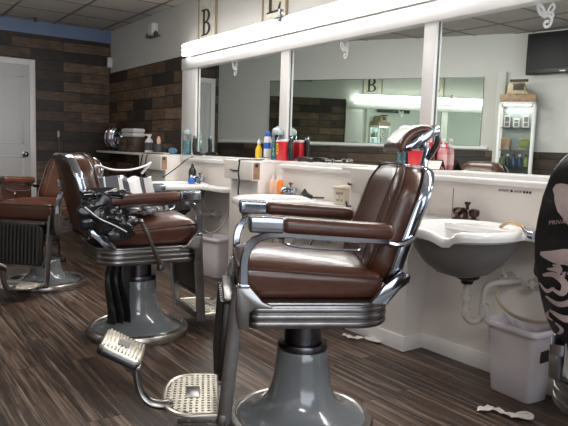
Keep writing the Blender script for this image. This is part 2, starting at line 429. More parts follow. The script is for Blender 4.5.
# dark seams and the strip of small writing
bm = bmesh.new(); box(bm, XR-.0015, XR+.001, 2.203, 2.206, .80, .96)
fin('trim_3', bm, M['wood'], smooth=False)['kind'] = 'structure'
sn = text_obj('station_sticker', 'BARBER ● SHOP ●●●', .018, M['ink'], None, Matrix.Translation((XR-.001, 1.82, .972)) @ Matrix.Rotation(R(-90), 4, 'Z') @ Matrix.Rotation(R(90), 4, 'X'), .0003)
tag(sn, 'small strip of dark lettering stuck under the mirror ledge by the nearest sink', 'sticker')

bm = bmesh.new(); box(bm, 2.728, XW-.017, -.4, 6.0, 1.03, 1.055, .006)
struct(fin('trim_4', bm, M['trim']), 'white ledge under the mirrors')
# valances
for i, (a, b_) in enumerate(((-.3, 2.37), (2.92, 3.87), (4.40, 5.62))):
    bm = bmesh.new(); box(bm, 2.685, XR+.02, a, b_, .998, 1.031, .010, 3)
    o = fin('ledge_valance', bm, M['trim']); struct(o)
# narrow shelf beyond
bm = bmesh.new(); box(bm, 2.60, XW-.016, 6.0, 7.95, 1.025, 1.05, .004)
o = fin('wall_shelf', bm, M['trim']); tag(o, 'thin white shelf along the plank wall past the last pillar', 'shelf')
# pillars
for i, (a, b_) in enumerate(((2.37, 2.90), (3.973, 4.408), (5.70, 6.23), (.80, 1.33))):
    t = empty('station_pillar', (0, 0, 0))
    lab = ['white station pillar nearest the front chair, right of the cream tin', 'middle white station pillar with a black cord hanging down', 'farthest white station pillar at the end of the mirror', 'white station pillar behind the caped chair'][i]
    tag(t, lab, 'pillar', 'station pillars between the sinks')
    bm = bmesh.new(); box(bm, 2.57, XR+.02, a, b_, 0, 1.03, .003); fin('pillar_body', bm, M['panel'], t)
    bm = bmesh.new(); box(bm, 2.557, XR, a-.012, b_+.012, 0, .09, .003); fin('base_strip', bm, M['trim'], t)
    y0, y1 = [(a-.06, b_-.095), (a-.035, b_-.035), (a-.05, b_-.02), (a, b_)][i]
    bm = bmesh.new(); box(bm, 2.495, 2.568, y0, y1, .895, 1.045, .004); bxo = fin('tool_box', bm, M['panel'], t)
    bm = bmesh.new(); box(bm, 2.503, 2.560, y0-.004, y0+.002, .905, 1.035, .001); e = fin('end_panel', bm, M['midwood'] if i else M['panel'], bxo, smooth=False)
    bm = bmesh.new(); vs = lathe(bm, [(0, 0), (.014, 0), (.014, .003), (0, .003)], 16); tf(vs, Matrix.Translation((2.53, y0-.004, 1.012)) @ Matrix.Rotation(R(90), 4, 'X')); fin('cord_hole', bm, M['black'], bxo)
    bm = bmesh.new(); box(bm, 2.50, 2.75, a, b_, 1.030, 1.047, .003); fin('pillar_top', bm, M['trim'], t)
    if i == 0:
        bm = bmesh.new(); tube(bm, [(2.50, 2.80, .945), (2.475, 2.80, .945), (2.47, 2.80, .955)], .006); tube(bm, [(2.57, 2.88, .80), (2.54, 2.88, .80), (2.53, 2.88, .83)], .006); fin('hook', bm, M['dark_metal'], t)

# ------------------------------------------------------------------ mirror run
mf = empty('window_mirror_frame', (0, 0, 0)); mf.name = 'mirror_frame'
tag(mf, 'long white framed mirror run of joined panes above the ledge', 'mirror')
XM = 2.862
bm = bmesh.new(); box(bm, 2.825, XW, -.4, 5.90, 1.928, 2.045, .004); fin('header', bm, M['trim'], mf)
for (a, b_) in ((5.585, 5.90), (3.985, 4.095), (2.49, 2.585), (.95, 1.04)):
    bm = bmesh.new(); box(bm, 2.835, XW, a, b_, 1.055, 1.93, .004); fin('mullion', bm, M['trim'], mf)
for (a, b_) in ((4.095, 5.585), (2.585, 3.985), (1.04, 2.49), (-.4, .95)):
    bm = bmesh.new(); vs = [bm.verts.new(p) for p in ((XM, a, 1.055), (XM, b_, 1.055), (XM, b_, 1.93), (XM, a, 1.93))]; bm.faces.new(vs)
    po = fin('mirror_pane', bm, M['mirror'], mf, smooth=False)
    for yy in (a, b_-.006):
        bm = bmesh.new(); box(bm, XM-.005, XM-.001, yy, yy+.006, 1.055, 1.93); fin('edge_strip', bm, M['tbar'], po, smooth=False)
def swirl(y, z, s, k=1):
    """etched winged emblem"""
    bm = bmesh.new(); X = XM-.0015
    def P(pts, r): tube(bm, spline([(X, y-(u)*s*k, z+v*s) for u, v in pts], 5), r*s, 5, ref=(1, 0, 0), flat=.15)
    P([(-.9, 1), (-.6, .8), (-.35, .45), (-.2, 0)], .14); P([(-.85, .7), (-.7, .35), (-.35, .05), (-.15, -.05)], .12); P([(-.9, .95), (-.85, .5), (-.6, .1), (-.25, -.15)], .10)
    P([(-.2, 0), (.0, .2), (.2, .55), (.45, .75), (.6, .45), (.4, .15), (.2, .1)], .11); P([(.05, .4), (.2, .1), (.5, .0), (.55, -.3)], .10)
    P([(-.25, -.2), (0, -.1), (.3, -.2), (.45, -.5), (.3, -.9), (0, -1.0), (-.2, -.75), (-.05, -.55), (.2, -.6)], .12)
    return bm
for y, s in ((1.80, .062), (3.337, .060), (4.86, .060)):
    fin('etched_emblem', swirl(y, 1.862, s), M['etch'], mf)

# ------------------------------------------------------------------ strip light
t = thing('strip_light', 'long glowing triple-tube strip light above the mirrors', 'light')
bm = bmesh.new(); box(bm, 2.80, XW, -.4, 5.70, 2.05, 2.175, .004); fin('housing', bm, M['trim'], t)
for (a, b_) in ((3.99, 5.76), (2.20, 3.95), (.4, 2.16), (-.4, .36)):
    for z in (2.072, 2.112, 2.152):
        bm = bmesh.new(); ya = a+.0; yb = b_
        vs = lathe(bm, [(0, 0), (.012, .001), (.021, .012), (.022, .03), (.022, yb-ya-.03), (.021, yb-ya-.012), (.012, yb-ya-.001), (0, yb-ya)], 12)
        tf(vs, Matrix.Translation((2.775, ya, z)) @ Matrix.Rotation(R(-90), 4, 'X')); fin('light_tube', bm, M['tube'], t)
bm = bmesh.new()
vs = lathe(bm, [(0, 0), (.028, 0), (.028, .03), (.014, .034), (.014, .07), (.024, .074), (.024, .10), (0, .10)], 14); tf(vs, Matrix.Translation((2.735, 3.97, 2.12)))
box(bm, 2.72, 2.75, 3.90, 4.04, 2.15, 2.165, .004); fin('lamp_socket', bm, M['chrome'], t)

# ------------------------------------------------------------------ signs
def arcpts(cx, cy, rx, ry, a0, a1, n=14): return [(cx+rx*math.cos(R(a0+(a1-a0)*i/n)), cy+ry*math.sin(R(a0+(a1-a0)*i/n))) for i in range(n+1)]
def letter(ch, y, z, h, X, parent, m):
    """serif letter standing on the wall plane x=X; the reader looks along +x, so the letter runs toward -y"""
    bm = bmesh.new(); w = h*.80
    def q(pts): prism(bm, [(y-u*w, z+v*h) for u, v in pts], 'x', X-.006, X)
    q([(.16, 0), (.34, 0), (.34, 1), (.16, 1)])
    q([(0, 0), (.5, 0), (.5, .045), (0, .045)]); q([(0, .955), (.5, .955), (.5, 1), (0, 1)])
    if ch == 'B':
        for c0, r0, rx in ((.745, .255, .40), (.255, .255, .46)):
            o_ = arcpts(.45, c0, rx, r0, 90, -90); i_ = arcpts(.45, c0, rx-.19, r0-.055, -90, 90)
            for k in range(len(o_)-1):
                n_ = len(i_)-1
                q([o_[k], o_[k+1], i_[n_-k-1], i_[n_-k]])
            for v in (c0-r0, c0+r0-.05): q([(.3, v), (.5, v), (.5, v+.05), (.3, v+.05)])
    else:
        q([(.3, 0), (.95, 0), (1.0, .28), (.93, .28), (.80, .06), (.3, .06)])
    return fin('letter', bm, m, parent, smooth=False)
for ch, y0, y1, lab in (('B', 5.235, 5.60, 'framed whitewashed board with a dark serif letter B above the strip light'), ('L', 4.07, 4.43, 'framed whitewashed board with a dark serif letter L above the strip light')):
    t = thing('letter_sign', lab, 'sign', group='letter boards above the strip light')
    bm = bmesh.new(); box(bm, XW-.012, XW, y0+.015, y1-.015, 2.16, 2.62)
    fin('board', bm, M['signboard'], t, smooth=False)
    bm = bmesh.new()
    for a, b_ in ((y0, y0+.018), (y1-.018, y1)): box(bm, XW-.022, XW, a, b_, 2.15, 2.63, .002)
    box(bm, XW-.022, XW, y0, y1, 2.61, 2.63, .002); box(bm, XW-.022, XW, y0, y1, 2.15, 2.17, .002); fin('sign_frame', bm, mat('sign_edge_wood', (.28, .22, .15), .6), t)
    letter(ch, (y1-.065) if ch == 'B' else y1-.07, 2.235 if ch == 'B' else 2.262, .25, XW-.012, t, M['ink'])

# wall things near the corner
t = thing('emergency_light', 'small chrome and white twin-lamp unit high on the wall left of the letter B', 'light', (XW, 6.69, 2.44))
bm = bmesh.new(); box(bm, -.075, 0, -.075, .075, -.045, .085, .018, 3); fin('body', bm, M['white'], t)
for s in (-1, 1):
    bm = bmesh.new(); vs = lathe(bm, [(0, 0), (.018, 0), (.030, .02), (.032, .035), (.02, .04), (0, .042)], 16); tf(vs, Matrix.Translation((-.03, s*.12, -.05)) @ Matrix.Rotation(R(-80), 4, 'Y')); fin('lamp_head', bm, M['nickel'], t)
bm = bmesh.new(); box(bm, -.03, 0, -.14, .14, -.07, -.055, .004); fin('bracket', bm, M['nickel'], t)
bm = bmesh.new(); box(bm, XW-.06, XW, 8.12, 8.18, 2.155, 2.29, .008); tag(fin('motion_sensor', bm, M['white']), 'small white sensor box in the corner of the plank walls', 'sensor')
t = thing('ceiling_sprinkler', 'small dark sprinkler head on the ceiling over the door', 'sprinkler', (1.87, 8.0, CZ))
bm = bmesh.new(); lathe(bm, [(0, -.004), (.035, -.004), (.04, 0)], 18); fin('escutcheon', bm, M['nickel'], t)
bm = bmesh.new(); lathe(bm, [(0, -.045), (.022, -.045), (.022, -.04), (.007, -.035), (.012, -.02), (.012, -.004)], 14); fin('head', bm, M['black'], t)

# ------------------------------------------------------------------ opposite side (seen in the mirrors)
ang = math.atan2(dr.y, dr.x)
def onw2(name, label, cat, t_, off=0, z=0):      # local +x along the wall toward the street, +y into the room
    p = cor+dr*t_+nh*off
    return thing(name, label, cat, (p.x, p.y, z), math.atan2(dr.y, dr.x))
t = onw2('wall_mirror', 'large frameless mirror on the skewed opposite wall, seen reflected', 'mirror', .876)
Lm = 3.853-.876
bm = bmesh.new(); box(bm, 0, Lm, .003, .018, 1.265, 2.125); fin('backing', bm, M['tbar'], t, smooth=False)
bm = bmesh.new(); bm.faces.new([bm.verts.new(p) for p in ((0.004, .0195, 1.268), (Lm-.004, .0195, 1.268), (Lm-.004, .0195, 2.121), (0.004, .0195, 2.121))]); fin('mirror_pane', bm, mat('green_tinted_mirror', (.86, .98, .88), .008, 1), t, smooth=False)
bm = bmesh.new(); box(bm, 0, Lm, .018, .024, 2.117, 2.125); fin('edge_strip', bm, M['chrome'], t, smooth=False)
bm = bmesh.new(); box(bm, 4.015-4.015, .10, 0, .09, 0, 2.18, .004)
o = fin('wall_pier', bm, M['wall']); o.location = cor+dr*4.015; o.rotation_euler = (0, 0, math.atan2(dr.y, dr.x)); struct(o)
# display cabinet
t = onw2('display_cabinet', 'tall glass-fronted display cabinet with lit shelves of products, seen in the mirror', 'cabinet', 4.09, .12)
w_, d_, h_ = .40, .32, 1.78
bm = bmesh.new()
for x in (0, w_-.03):
    for y in (0, d_-.03): box(bm, x, x+.03, y, y+.03, 0, h_, .003)
for z in (0, .45, h_-.03):
    box(bm, 0, w_, 0, .03, z, z+.03, .003); box(bm, 0, w_, d_-.03, d_, z, z+.03, .003); box(bm, 0, .03, 0, d_, z, z+.03, .003); box(bm, w_-.03, w_, 0, d_, z, z+.03, .003)
fin('cabinet_frame', bm, M['trim'], t)
bm = bmesh.new(); box(bm, .01, w_-.01, .008, .014, .03, h_-.02); fin('back_panel', bm, mat('cabinet_back_glass', (.30, .34, .33), .15, .6), t, smooth=False)
bm = bmesh.new(); box(bm, .01, w_-.01, .01, d_-.01, .03, .45); fin('lower_panel', bm, M['trim'], t, smooth=False)
for z in (1.02, 1.22, 1.48):
    bm = bmesh.new(); box(bm, .02, w_-.02, .02, d_-.03, z, z+.008); fin('shelf', bm, M['glass'] if z > 1.3 else M['chrome'], t, smooth=False)
bm = bmesh.new(); box(bm, .05, w_-.05, d_-.08, d_-.05, h_-.04, h_-.028); fin('light_bar', bm, M['tube'], t, smooth=False)
def on_cab(name, label, cat, lx, ly, z): 
    p = cor+dr*(4.09+lx)+nh*(.12+ly); return thing(name, label, cat, (p.x, p.y, z), math.atan2(dr.y, dr.x))
for i in range(5):
    b0 = on_cab('product_bottle', ['green capped', 'black', 'dark blue', 'navy', 'yellow-green'][i]+' product bottle on the lowest visible cabinet shelf', 'bottle', .06+.068*i, .2, 1.029)
    b0['group'] = 'bottles in the display cabinet'
    bm = bmesh.new(); lathe(bm, [(0, 0), (.026, 0), (.028, .01), (.028, .09), (.012, .11), (.012, .12), (0, .12)], 14); fin('bottle_body', bm, [M['green'], M['black'], M['navy'], M['navy'], M['green']][i], b0)
    bm = bmesh.new(); lathe(bm, [(0, .12), (.015, .12), (.015, .145), (0, .145)], 12); fin('cap', bm, M['white'] if i % 2 else M['black'], b0)
for i, (lx, m_) in enumerate(((.09, 'midwood'), (.30, 'green'))):
    b0 = on_cab('product_box', ['tan product box on the middle cabinet shelf', 'green and yellow product box on the middle cabinet shelf'][i], 'box', lx, .17, 1.228)
    bm = bmesh.new(); box(bm, -.05, .05, -.03, .03, 0, .13, .003); box(bm, -.052, .052, -.032, .032, .10, .132, .003, mi=1); fin('carton', bm, [M[m_], M['yellow']], b0)
for i in range(3):
    b0 = on_cab('framed_card', ['leftmost', 'middle', 'rightmost'][i]+' small dark framed card on the top cabinet shelf', 'card', .09+.105*i, .15, 1.488)
    bm = bmesh.new(); box(bm, -.035, .035, -.01, .01, 0, .15 if i != 1 else .11, .003); fin('frame', bm, M['trim'], b0)
    bm = bmesh.new(); box(bm, -.024, .024, .01, .013, .015, .06); box(bm, -.024, .024, .01, .013, .07, .095 if i == 1 else .13); fin('picture', bm, M['tbar'], b0, smooth=False)
# antique cash register
t = on_cab('cash_register', 'antique brass and wood cash register on top of the display cabinet', 'cash register', .2, .16, h_)
bm = bmesh.new(); box(bm, -.20, .20, -.15, .15, 0, .09, .008); fin('drawer_base', bm, M['midwood'], t)
bm = bmesh.new(); prism(bm, [(-.13, .09), (.13, .09), (.10, .12), (.06, .24), (-.10, .24), (-.13, .2)], 'y', -.13, .13, .006)
for v in bm.verts:
    if v.co.z > .15: v.co.x *= .9
fin('housing', bm, mat('brass_cast', (.30, .25, .16), .4, .5, var=.4, scale=40), t)
bm = bmesh.new(); box(bm, -.10, .10, .10, .15, .235, .26, .004); box(bm, -.06, .06, .13, .137, .14, .21, .003); fin('crest', bm, M['darkwood'], t)
pass
# TV
pt = k1+d3*.60
n3 = Vector((-d3.y, d3.x, 0))
t = thing('television', 'black flat television mounted high on the wall, seen in the mirror', 'television', tuple((k1+d3*.06+n3*.12)+Vector((0, 0, 2.12))), math.atan2(d3.y, d3.x))
bm = bmesh.new(); box(bm, 0, .86, -.03, .02, 0, .48, .012, 3); fin('casing', bm, M['black'], t)
bm = bmesh.new(); box(bm, .035, .825, .019, .023, .055, .45); fin('screen', bm, M['screen'], t, smooth=False)
bm = bmesh.new(); box(bm, .36, .50, -.12, -.02, .15, .35, .005); fin('wall_bracket', bm, M['dark_metal'], t)
bm = bmesh.new(); box(bm, .40, .46, .02, .0235, .02, .032); fin('logo', bm, M['nickel'], t, smooth=False)

# ================================================================== BARBER CHAIR (local: +x front, +y its left, z up)
def bx(z): return -.335-.34*(z-.84)
def make_chair(label, group='vintage barber chairs in a row'):
    t = thing('barber_chair', label, 'chair', group=group)
    # pedestal
    bm = bmesh.new()
    lathe(bm, [(0, .006), (.27, .006), (.282, .03), (.268, .052), (.25, .060), (.225, .068), (.195, .080), (.165, .100), (.143, .130), (.128, .17), (.117, .22), (.110, .28), (.105, .33), (.098, .345), (.06, .347), (0, .347)], 56); fin('pedestal', bm, M['porcelain'], t)
    bm = bmesh.new(); lathe(bm, [(.27, 0), (.298, .0), (.305, .012), (.305, .035), (.296, .05), (.275, .055), (.268, .05), (.27, .02)], 56); fin('base_ring', bm, M['rimsteel'], t)
    bm = bmesh.new(); lathe(bm, [(.098, .335), (.104, .335), (.106, .35), (.102, .362), (.080, .364)], 40); lathe(bm, [(0, .355), (.078, .355), (.078, .49), (0, .49)], 36); fin('lift_column', bm, M['dark_metal'], t)
    # seat frame
    bm = bmesh.new()
    out = rrect(.27, .27, [.04, .13, .13, .04], 8, -.022, 0)
    prism(bm, out, 'z', .492, .582, .006)
    fr = fin('seat_frame', bm, M['nickel'], t, angle=30)
    for z in (.500, .527, .554):
        o2 = rrect(.276, .276, [.043, .133, .133, .043], 8, -.022, 0)
        bm = bmesh.new(); prism(bm, o2, 'z', z, z+.019, .004); fin('moulding', bm, M['nickel'], fr)
    bm = bmesh.new(); o2 = rrect(.283, .28, [.046, .136, .136, .046], 8, -.022, 0); prism(bm, o2, 'z', .580, .594, .005); fin('top_lip', bm, M['nickel'], fr)
    # seat cushion
    bm = bmesh.new()
    def dseat(p):
        x, y, z = p; u = x/.27; v = y/.235
        if z > 0: z += .045*(1-min(1, abs(v))**2.5)*(1-.55*min(1, abs(u))**4)+.02*max(0, u)-.015*max(0, -u)
        wob = 1+.012*math.sin(z*40)
        return (x*wob+.01, y*wob, z+.65)
    rbox(bm, .275, .238, .058, .04, dseat, 12); st = fin('seat', bm, M['leather'], t, angle=80)
    bm = bmesh.new(); pts = []
    for a, b in rrect(.273, .238, .04, 6, .012, 0):
        u = (a-.01)/.27; pts.append((a, b, .694+.02*max(0, u)-.02*max(0, -u)))
    tube(bm, spline(pts, 2, True), .0045, 6, closed=True); fin('piping', bm, M['piping'], st)
    # arms
    for s in (-1, 1):
        y = s*.30
        bm = bmesh.new()
        def darm(p, y=y):
            x, yy, z = p; X = x-.06
            return (X, y+yy, z+.883+(X-.14)*.05)
        rbox(bm, .203, .043, .028, .022, darm, 8); ap = fin('arm_pad', bm, M['leather'], t, angle=80)
        bm = bmesh.new()
        rbox(bm, .062, .044, .029, .010, lambda p, y=y: (p.x+.198, y+p.y, p.z+.884+(p.x+.06)*.02), 3)
        cap_ = fin('arm_cap', bm, M['chrome'], ap, angle=30)
        # under rail and front post
        bm = bmesh.new()
        path = spline([(-.25, y, .828), (-.05, y, .838), (.10, y, .848), (.19, y, .845), (.245, y*.97, .815), (.268, y*.95, .76), (.270, y*.93, .69), (.268, y*.92, .62)], 5)
        bar(bm, path, [.010, .017], .017, y); fin('arm_post', bm, M['chrome'], t, angle=35)
        bm = bmesh.new()
        prism(bm, [(.295, .655), (.252, .66), (.20, .60), (.165, .585), (.165, .575), (.225, .575), (.247, .56), (.247, .50), (.285, .50), (.297, .56)], 'y', y*.92-.02, y*.92+.02, .006); fin('post_bracket', bm, M['nickel'], t)
        bm = bmesh.new(); box(bm, .249, .292, y*.92-.023, y*.92+.023, .650, .664, .003); fin('post_collar', bm, M['chrome'], t)
        # thin bar and lug below pad
        bm = bmesh.new(); tube(bm, spline([(-.16, y*.86, .80), (-.13, y*.86, .786), (.10, y*.86, .800), (.13, y*.86, .835)], 5), .0045, 8); fin('towel_bar', bm, M['chrome'], t)
        # rear lug
        bm = bmesh.new()
        prism(bm, [(-.20, .595), (-.215, .585), (-.262, .585), (-.305, .64), (-.345, .672), (-.348, .70), (-.318, .712), (-.270, .675)], 'y', y*.90-.017, y*.90+.017, .006); fin('back_bracket', bm, M['chrome'], t)
        bm = bmesh.new(); tube(bm, spline([(-.235, y*.95, .826), (-.28, y*.92, .812), (-.325, y*.88, .815), (-.36, y*.86, .835)], 5), .012, 8, ref=(0, 1, 0), flat=1.3); fin('arm_hinge', bm, M['chrome'], t)
    # backrest
    out = [(y_, z_) for y_, z_ in rrect(.238, .214, [.13, .13, .07, .07], 8, 0, .878)]
    def mapb(u, v, d):
        # slightly wrapped around the sitter, leaning back
        return (bx(v)-.0+d+.35*u*u, u, v+d*.35)
    bm = bmesh.new(); pad(bm, out, .088, .035, mapb, 8); bk = fin('backrest', bm, M['leather'], t, angle=80)
    for s in (-1, 1):
        bm = bmesh.new(); pts = []
        for z in [.70+.038*i for i in range(11)]:
            uu = .5*.235*(1.15 if z < 1.0 else 1.15-(z-1.0)*3); pts.append(mapb(s*uu*1.12, z, .086 if z < 1.03 else .080))
        tube(bm, spline(pts, 2), .003, 6)
        fin('seam', bm, M['piping'], bk)
    bm = bmesh.new(); pts = [mapb(u*.955, .885+(v-.885)*.955, .062) for u, v in out]; tube(bm, pts, .0045, 6, closed=True); fin('piping', bm, M['piping'], bk)
    # back shell and chrome band
    bm = bmesh.new(); pad(bm, [(u*.99, .885+(v-.885)*.99) for u, v in out], .0, .012, lambda u, v, d: (bx(v)-.043+d+.35*u*u, u, v-.015), 10); fin('back_shell', bm, M['leather2'], t, angle=80)
    bm = bmesh.new()
    band = [(u*1.02, .885+(v-.885)*1.03) for u, v in out]
    pts = [mapb(u, v, -.030) for u, v in band]
    n = len(pts); ring = []
    for i, p in enumerate(pts):
        u, v = band[i]; cu, cv = u, v-.885; l = math.hypot(cu, cv) or 1; ou = Vector((0, cu/l, cv/l)); nn = Vector((1, 0, .35)).normalized()
        p = Vector(p); hw = .022
        ring.append([bm.verts.new(p+nn*a*hw+ou*b*.010) for a, b in ((-1, -.6), (-1, .5), (-.6, 1), (.6, 1), (1, .5), (1, -.6))])
    for i in range(n):
        A, B = ring[i], ring[(i+1) % n]
        for k in range(6): bm.faces.new((A[k], A[(k+1) % 6], B[(k+1) % 6], B[k]))
    fin('back_band', bm, M['chrome'], t, angle=50)
    # headrest
    bm = bmesh.new()
    prof = spline([(-.325, 1.158), (-.345, 1.205), (-.380, 1.243), (-.425, 1.262), (-.475, 1.262)], 6)
    ro, ri = [], []
    prof2 = [Vector((p[0], p[1])) for p in [(q.x, q.y) for q in [Vector((a[0], a[1], 0)) for a in prof]]]
    nP = len(prof2); NV = 12
    th = .038
    grid = []
    for i, p in enumerate(prof2):
        tt = (prof2[min(i+1, nP-1)]-prof2[max(i-1, 0)]).normalized(); nn = Vector((-tt.y, tt.x))   # inward (concave side, down/back)
        s = i/(nP-1); e = min(1, (min(s, 1-s)/.14))**.5 if 0 < s < 1 else 0
        row = []
        for k in range(20):
            a = 2*PI*k/20; cy = math.copysign(abs(math.cos(a))**.35, math.cos(a))*(.118 if e else .112); cd = math.copysign(abs(math.sin(a))**.6, math.sin(a))*th/2*(e if e else .15)
            wrap = .35*cy*cy
            q = p+nn*(th/2-cd)
            row.append(bm.verts.new((q.x+wrap*.4, cy, q.y-wrap*.2)))
        grid.append(row)
    for i in range(nP-1):
        for k in range(20): bm.faces.new((grid[i][k], grid[i][(k+1) % 20], grid[i+1][(k+1) % 20], grid[i+1][k]))
    bm.faces.new(grid[0]); bm.faces.new(grid[-1][::-1])
    hd = fin('headrest', bm, M['leather'], t, angle=80)
    bm = bmesh.new()
    for s in (-1, 1):
        tube(bm, spline([(-.352, s*.10, 1.165), (-.39, s*.104, 1.178), (-.425, s*.105, 1.205), (-.462, s*.104, 1.235), (-.492, s*.09, 1.243)], 5), [.016, .024], 9, ref=(0, 1, 0), flat=.6)
        tube(bm, spline([(-.492, s*.09, 1.24), (-.505, s*.07, 1.20), (-.50, s*.035, 1.16), (-.485, s*.02, 1.13)], 5), .013, 8)
    lathe(bm, [(0, -.018), (.02, -.018), (.024, 0), (.02, .018), (0, .018)], 14, -.44, 0, 1.20)
    tube(bm, [(-.425, -.10, 1.205), (-.425, .10, 1.205)], .012, 10)
    fin('headrest_bracket', bm, M['chrome'], hd)
    bm = bmesh.new(); box(bm, -.47, -.452, -.05, .05, 1.16, 1.235, .004); prism(bm, [(-.375, 1.17), (-.395, 1.165), (-.455, 1.21), (-.475, 1.245), (-.455, 1.248), (-.42, 1.22)], 'y', .085, .118, .004); prism(bm, [(-.375, 1.17), (-.395, 1.165), (-.455, 1.21), (-.475, 1.245), (-.455, 1.248), (-.42, 1.22)], 'y', -.118, -.085, .004); fin('headrest_clamp', bm, M['chrome'], hd)
    bm = bmesh.new(); prism(bm, [(-.455, 1.02), (-.475, 1.02), (-.50, 1.17), (-.48, 1.175)], 'y', -.022, .022, .003); fin('headrest_stem', bm, M['chrome'], t)
    # lever on its right
    bm = bmesh.new(); tube(bm, spline([(.03, -.315, .50), (0.0, -.33, .56), (-.045, -.34, .66), (-.09, -.345, .745)], 5), [.014, .010], 10); lathe(bm, [(0, -.014), (.012, -.012), (.017, 0), (.012, .013), (0, .016)], 14, -.094, -.345, .752)
    lathe(bm, [(0, -.03), (.02, -.02), (.024, 0), (.02, .02), (0, .03)], 14, .035, -.305, .485); lv = fin('lever', bm, M['nickel'], t)
    # footrest frame bars
    for s in (-1, 1):
        bm = bmesh.new()
        bar(bm, [(.275, s*.225, .64), (.285, s*.225, .60), (.295, s*.222, .52), (.312, s*.218, .30), (.325, s*.212, .145), (.327, s*.21, .110)], .026, .010, 0); fin('leg_bar', bm, M['nickel'], t, angle=35)
    bm = bmesh.new(); prism(bm, [(-.15, .585), (.15, .585), (.18, .55), (.19, .30), (.17, .27), (-.17, .27), (-.19, .30), (-.18, .55)], 'x', .302, .335, .008)
    for v in bm.verts: v.co.x += (.585-v.co.z)*.06
    cp = fin('calf_pad', bm, M['chromeblk'], t)
    bm = bmesh.new()
    for k in range(11): yy = -.155+.031*k; tube(bm, [(.339, yy, .57), (.356, yy, .285)], .012, 8)
    fin('pad_flute', bm, M['chromeblk'], cp)
    bm = bmesh.new(); box(bm, .298, .335, -.20, .20, .578, .592, .003); fin('pad_rail', bm, M['nickel'], cp)
    bm = bmesh.new(); box(bm, .315, .352, -.20, .20, .255, .27, .003); fin('pad_rail', bm, M['nickel'], cp)
    # footplate with round front
    bm = bmesh.new()
    fo = [(.335, .205), (.335, -.205)]+[(.40+.160*math.cos(R(-90+180*k/24))**.62 if 0 < k < 24 else .40, .205*math.copysign(abs(math.sin(R(-90+180*k/24)))**.8, k-12)) for k in range(25)]; prism(bm, fo, 'z', .128, .142, .003); fp = fin('footplate', bm, M['plate_hole'], t)
    bm = bmesh.new(); tube(bm, [(a, b, .140) for a, b in fo], .010, 8, closed=True); fin('plate_rim', bm, M['plate'], fp)
    bm = bmesh.new()
    import itertools
    def inside(x, y):
        if x > .40: return (abs(y)/.20)**2.5+((x-.40)/.157)**3.2 < .93
        return abs(y) < .195
    for i in range(17):
        y = -.19+.38*i/16
        xs_ = [.34+.01*k for k in range(23) if inside(.34+.01*k, y)]
        if len(xs_) > 1: box(bm, xs_[0], xs_[-1], y-.0065, y+.0065, .140, .148, .001, 1)
    for i in range(10):
        x = .35+.205*i/9
        ys_ = [-.19+.01*k for k in range(39) if inside(x, -.19+.01*k)]
        if len(ys_) > 1: box(bm, x-.0062, x+.0062, ys_[0], ys_[-1], .140, .1475, .001, 1)
    fin('plate_grid', bm, M['plate'], fp)
    bm = bmesh.new(); box(bm, .42, .475, -.055, .055, .142, .151, .003); fin('plate_badge', bm, M['nickel'], fp)
    bm = bmesh.new(); box(bm, .318, .348, -.222, .222, .105, .15, .004); box(bm, .33, .50, .198, .206, .112, .135, .002)
    for x in (.37, .46):
        vs = lathe(bm, [(0, 0), (.006, 0), (.006, .005), (0, .006)], 8); tf(vs, Matrix.Translation((x, .206, .122)) @ Matrix.Rotation(R(-90), 4, 'X'))
    fin('plate_bar', bm, M['nickel'], fp)
    # swing arm and toe rest
    bm = bmesh.new(); tube(bm, spline([(.535, .10, .143), (.57, .10, .141), (.61, .10, .152), (.638, .10, .178), (.652, .10, .21), (.660, .10, .25), (.666, .10, .30)], 5), [.021, .014], 10, ref=(0, 1, 0), flat=1.2); lathe(bm, [(0, -.02), (.018, -.02), (.018, .02), (0, .02)], 14, .540, .10, .137); fin('swing_arm', bm, M['nickel'], t)
    Mt = Matrix.Translation((.722, .02, .350)) @ Matrix.Rotation(R(-27), 4, 'Y')
    bm = bmesh.new(); o3 = rrect(.085, .105, .022, 5); vs = prism(bm, o3, 'z', -.028, .008, .006)
    for v in bm.verts: v.co = Mt @ v.co
    tr = fin('toe_rest', bm, M['plate'], t)
    bm = bmesh.new()
    for i in range(11): box(bm, -.078+.0145*i, -.070+.0145*i, -.096, .096, .006, .013, .002, 1)
    for v in bm.verts: v.co = Mt @ v.co
    fin('toe_rest_rib', bm, M['plate'], tr)
    bm = bmesh.new(); box(bm, -.022, .022, -.032, .032, .008, .0145, .002, 1)
    for v in bm.verts: v.co = Mt @ v.co
    fin('toe_rest_badge', bm, M['nickel'], tr)
    bm = bmesh.new(); o3 = rrect(.088, .108, .024, 5); prism(bm, o3, 'z', -.032, -.004, .006)
    for v in bm.verts: v.co = Mt @ v.co
    fin('toe_rest_shell', bm, M['dark_metal'], tr)
    bm = bmesh.new(); tube(bm, spline([(.655, .10, .22), (.664, .10, .27), (.672, .09, .31)], 4), [.014, .018], 8); box(bm, .645, .70, .06, .122, .283, .305, .006)
    fin('toe_rest_hinge', bm, M['nickel'], tr)
    return t
def drop(o, names):
    for ch in [x for x in bpy.data.objects if x.parent == o and x.name.split('.')[0] in names]:
        for g in [x for x in bpy.data.objects if x.parent == ch]: bpy.data.objects.remove(g)
        bpy.data.objects.remove(ch)
def adjust(o, dz=0, ang=0, dx=0, keep=('pedestal', 'base_ring', 'lift_column')):
    piv = Vector((-.28, 0, .63))
    for ch in [x for x in bpy.data.objects if x.parent == o]:
        n_ = ch.name.split('.')[0]
        if n_ in keep: continue
        if ang and n_ in ('backrest', 'back_shell', 'back_band'):
            ch.rotation_euler = (0, ang, 0); ch.location = piv-Matrix.Rotation(ang, 3, 'Y') @ piv+Vector((dx, 0, 0))
        ch.location.z += dz
def face(o, x, y, az):  # az: compass from +y toward +x, the way the chair faces
    o.location = (x, y, 0); o.rotation_euler = (0, 0, R(90-az))
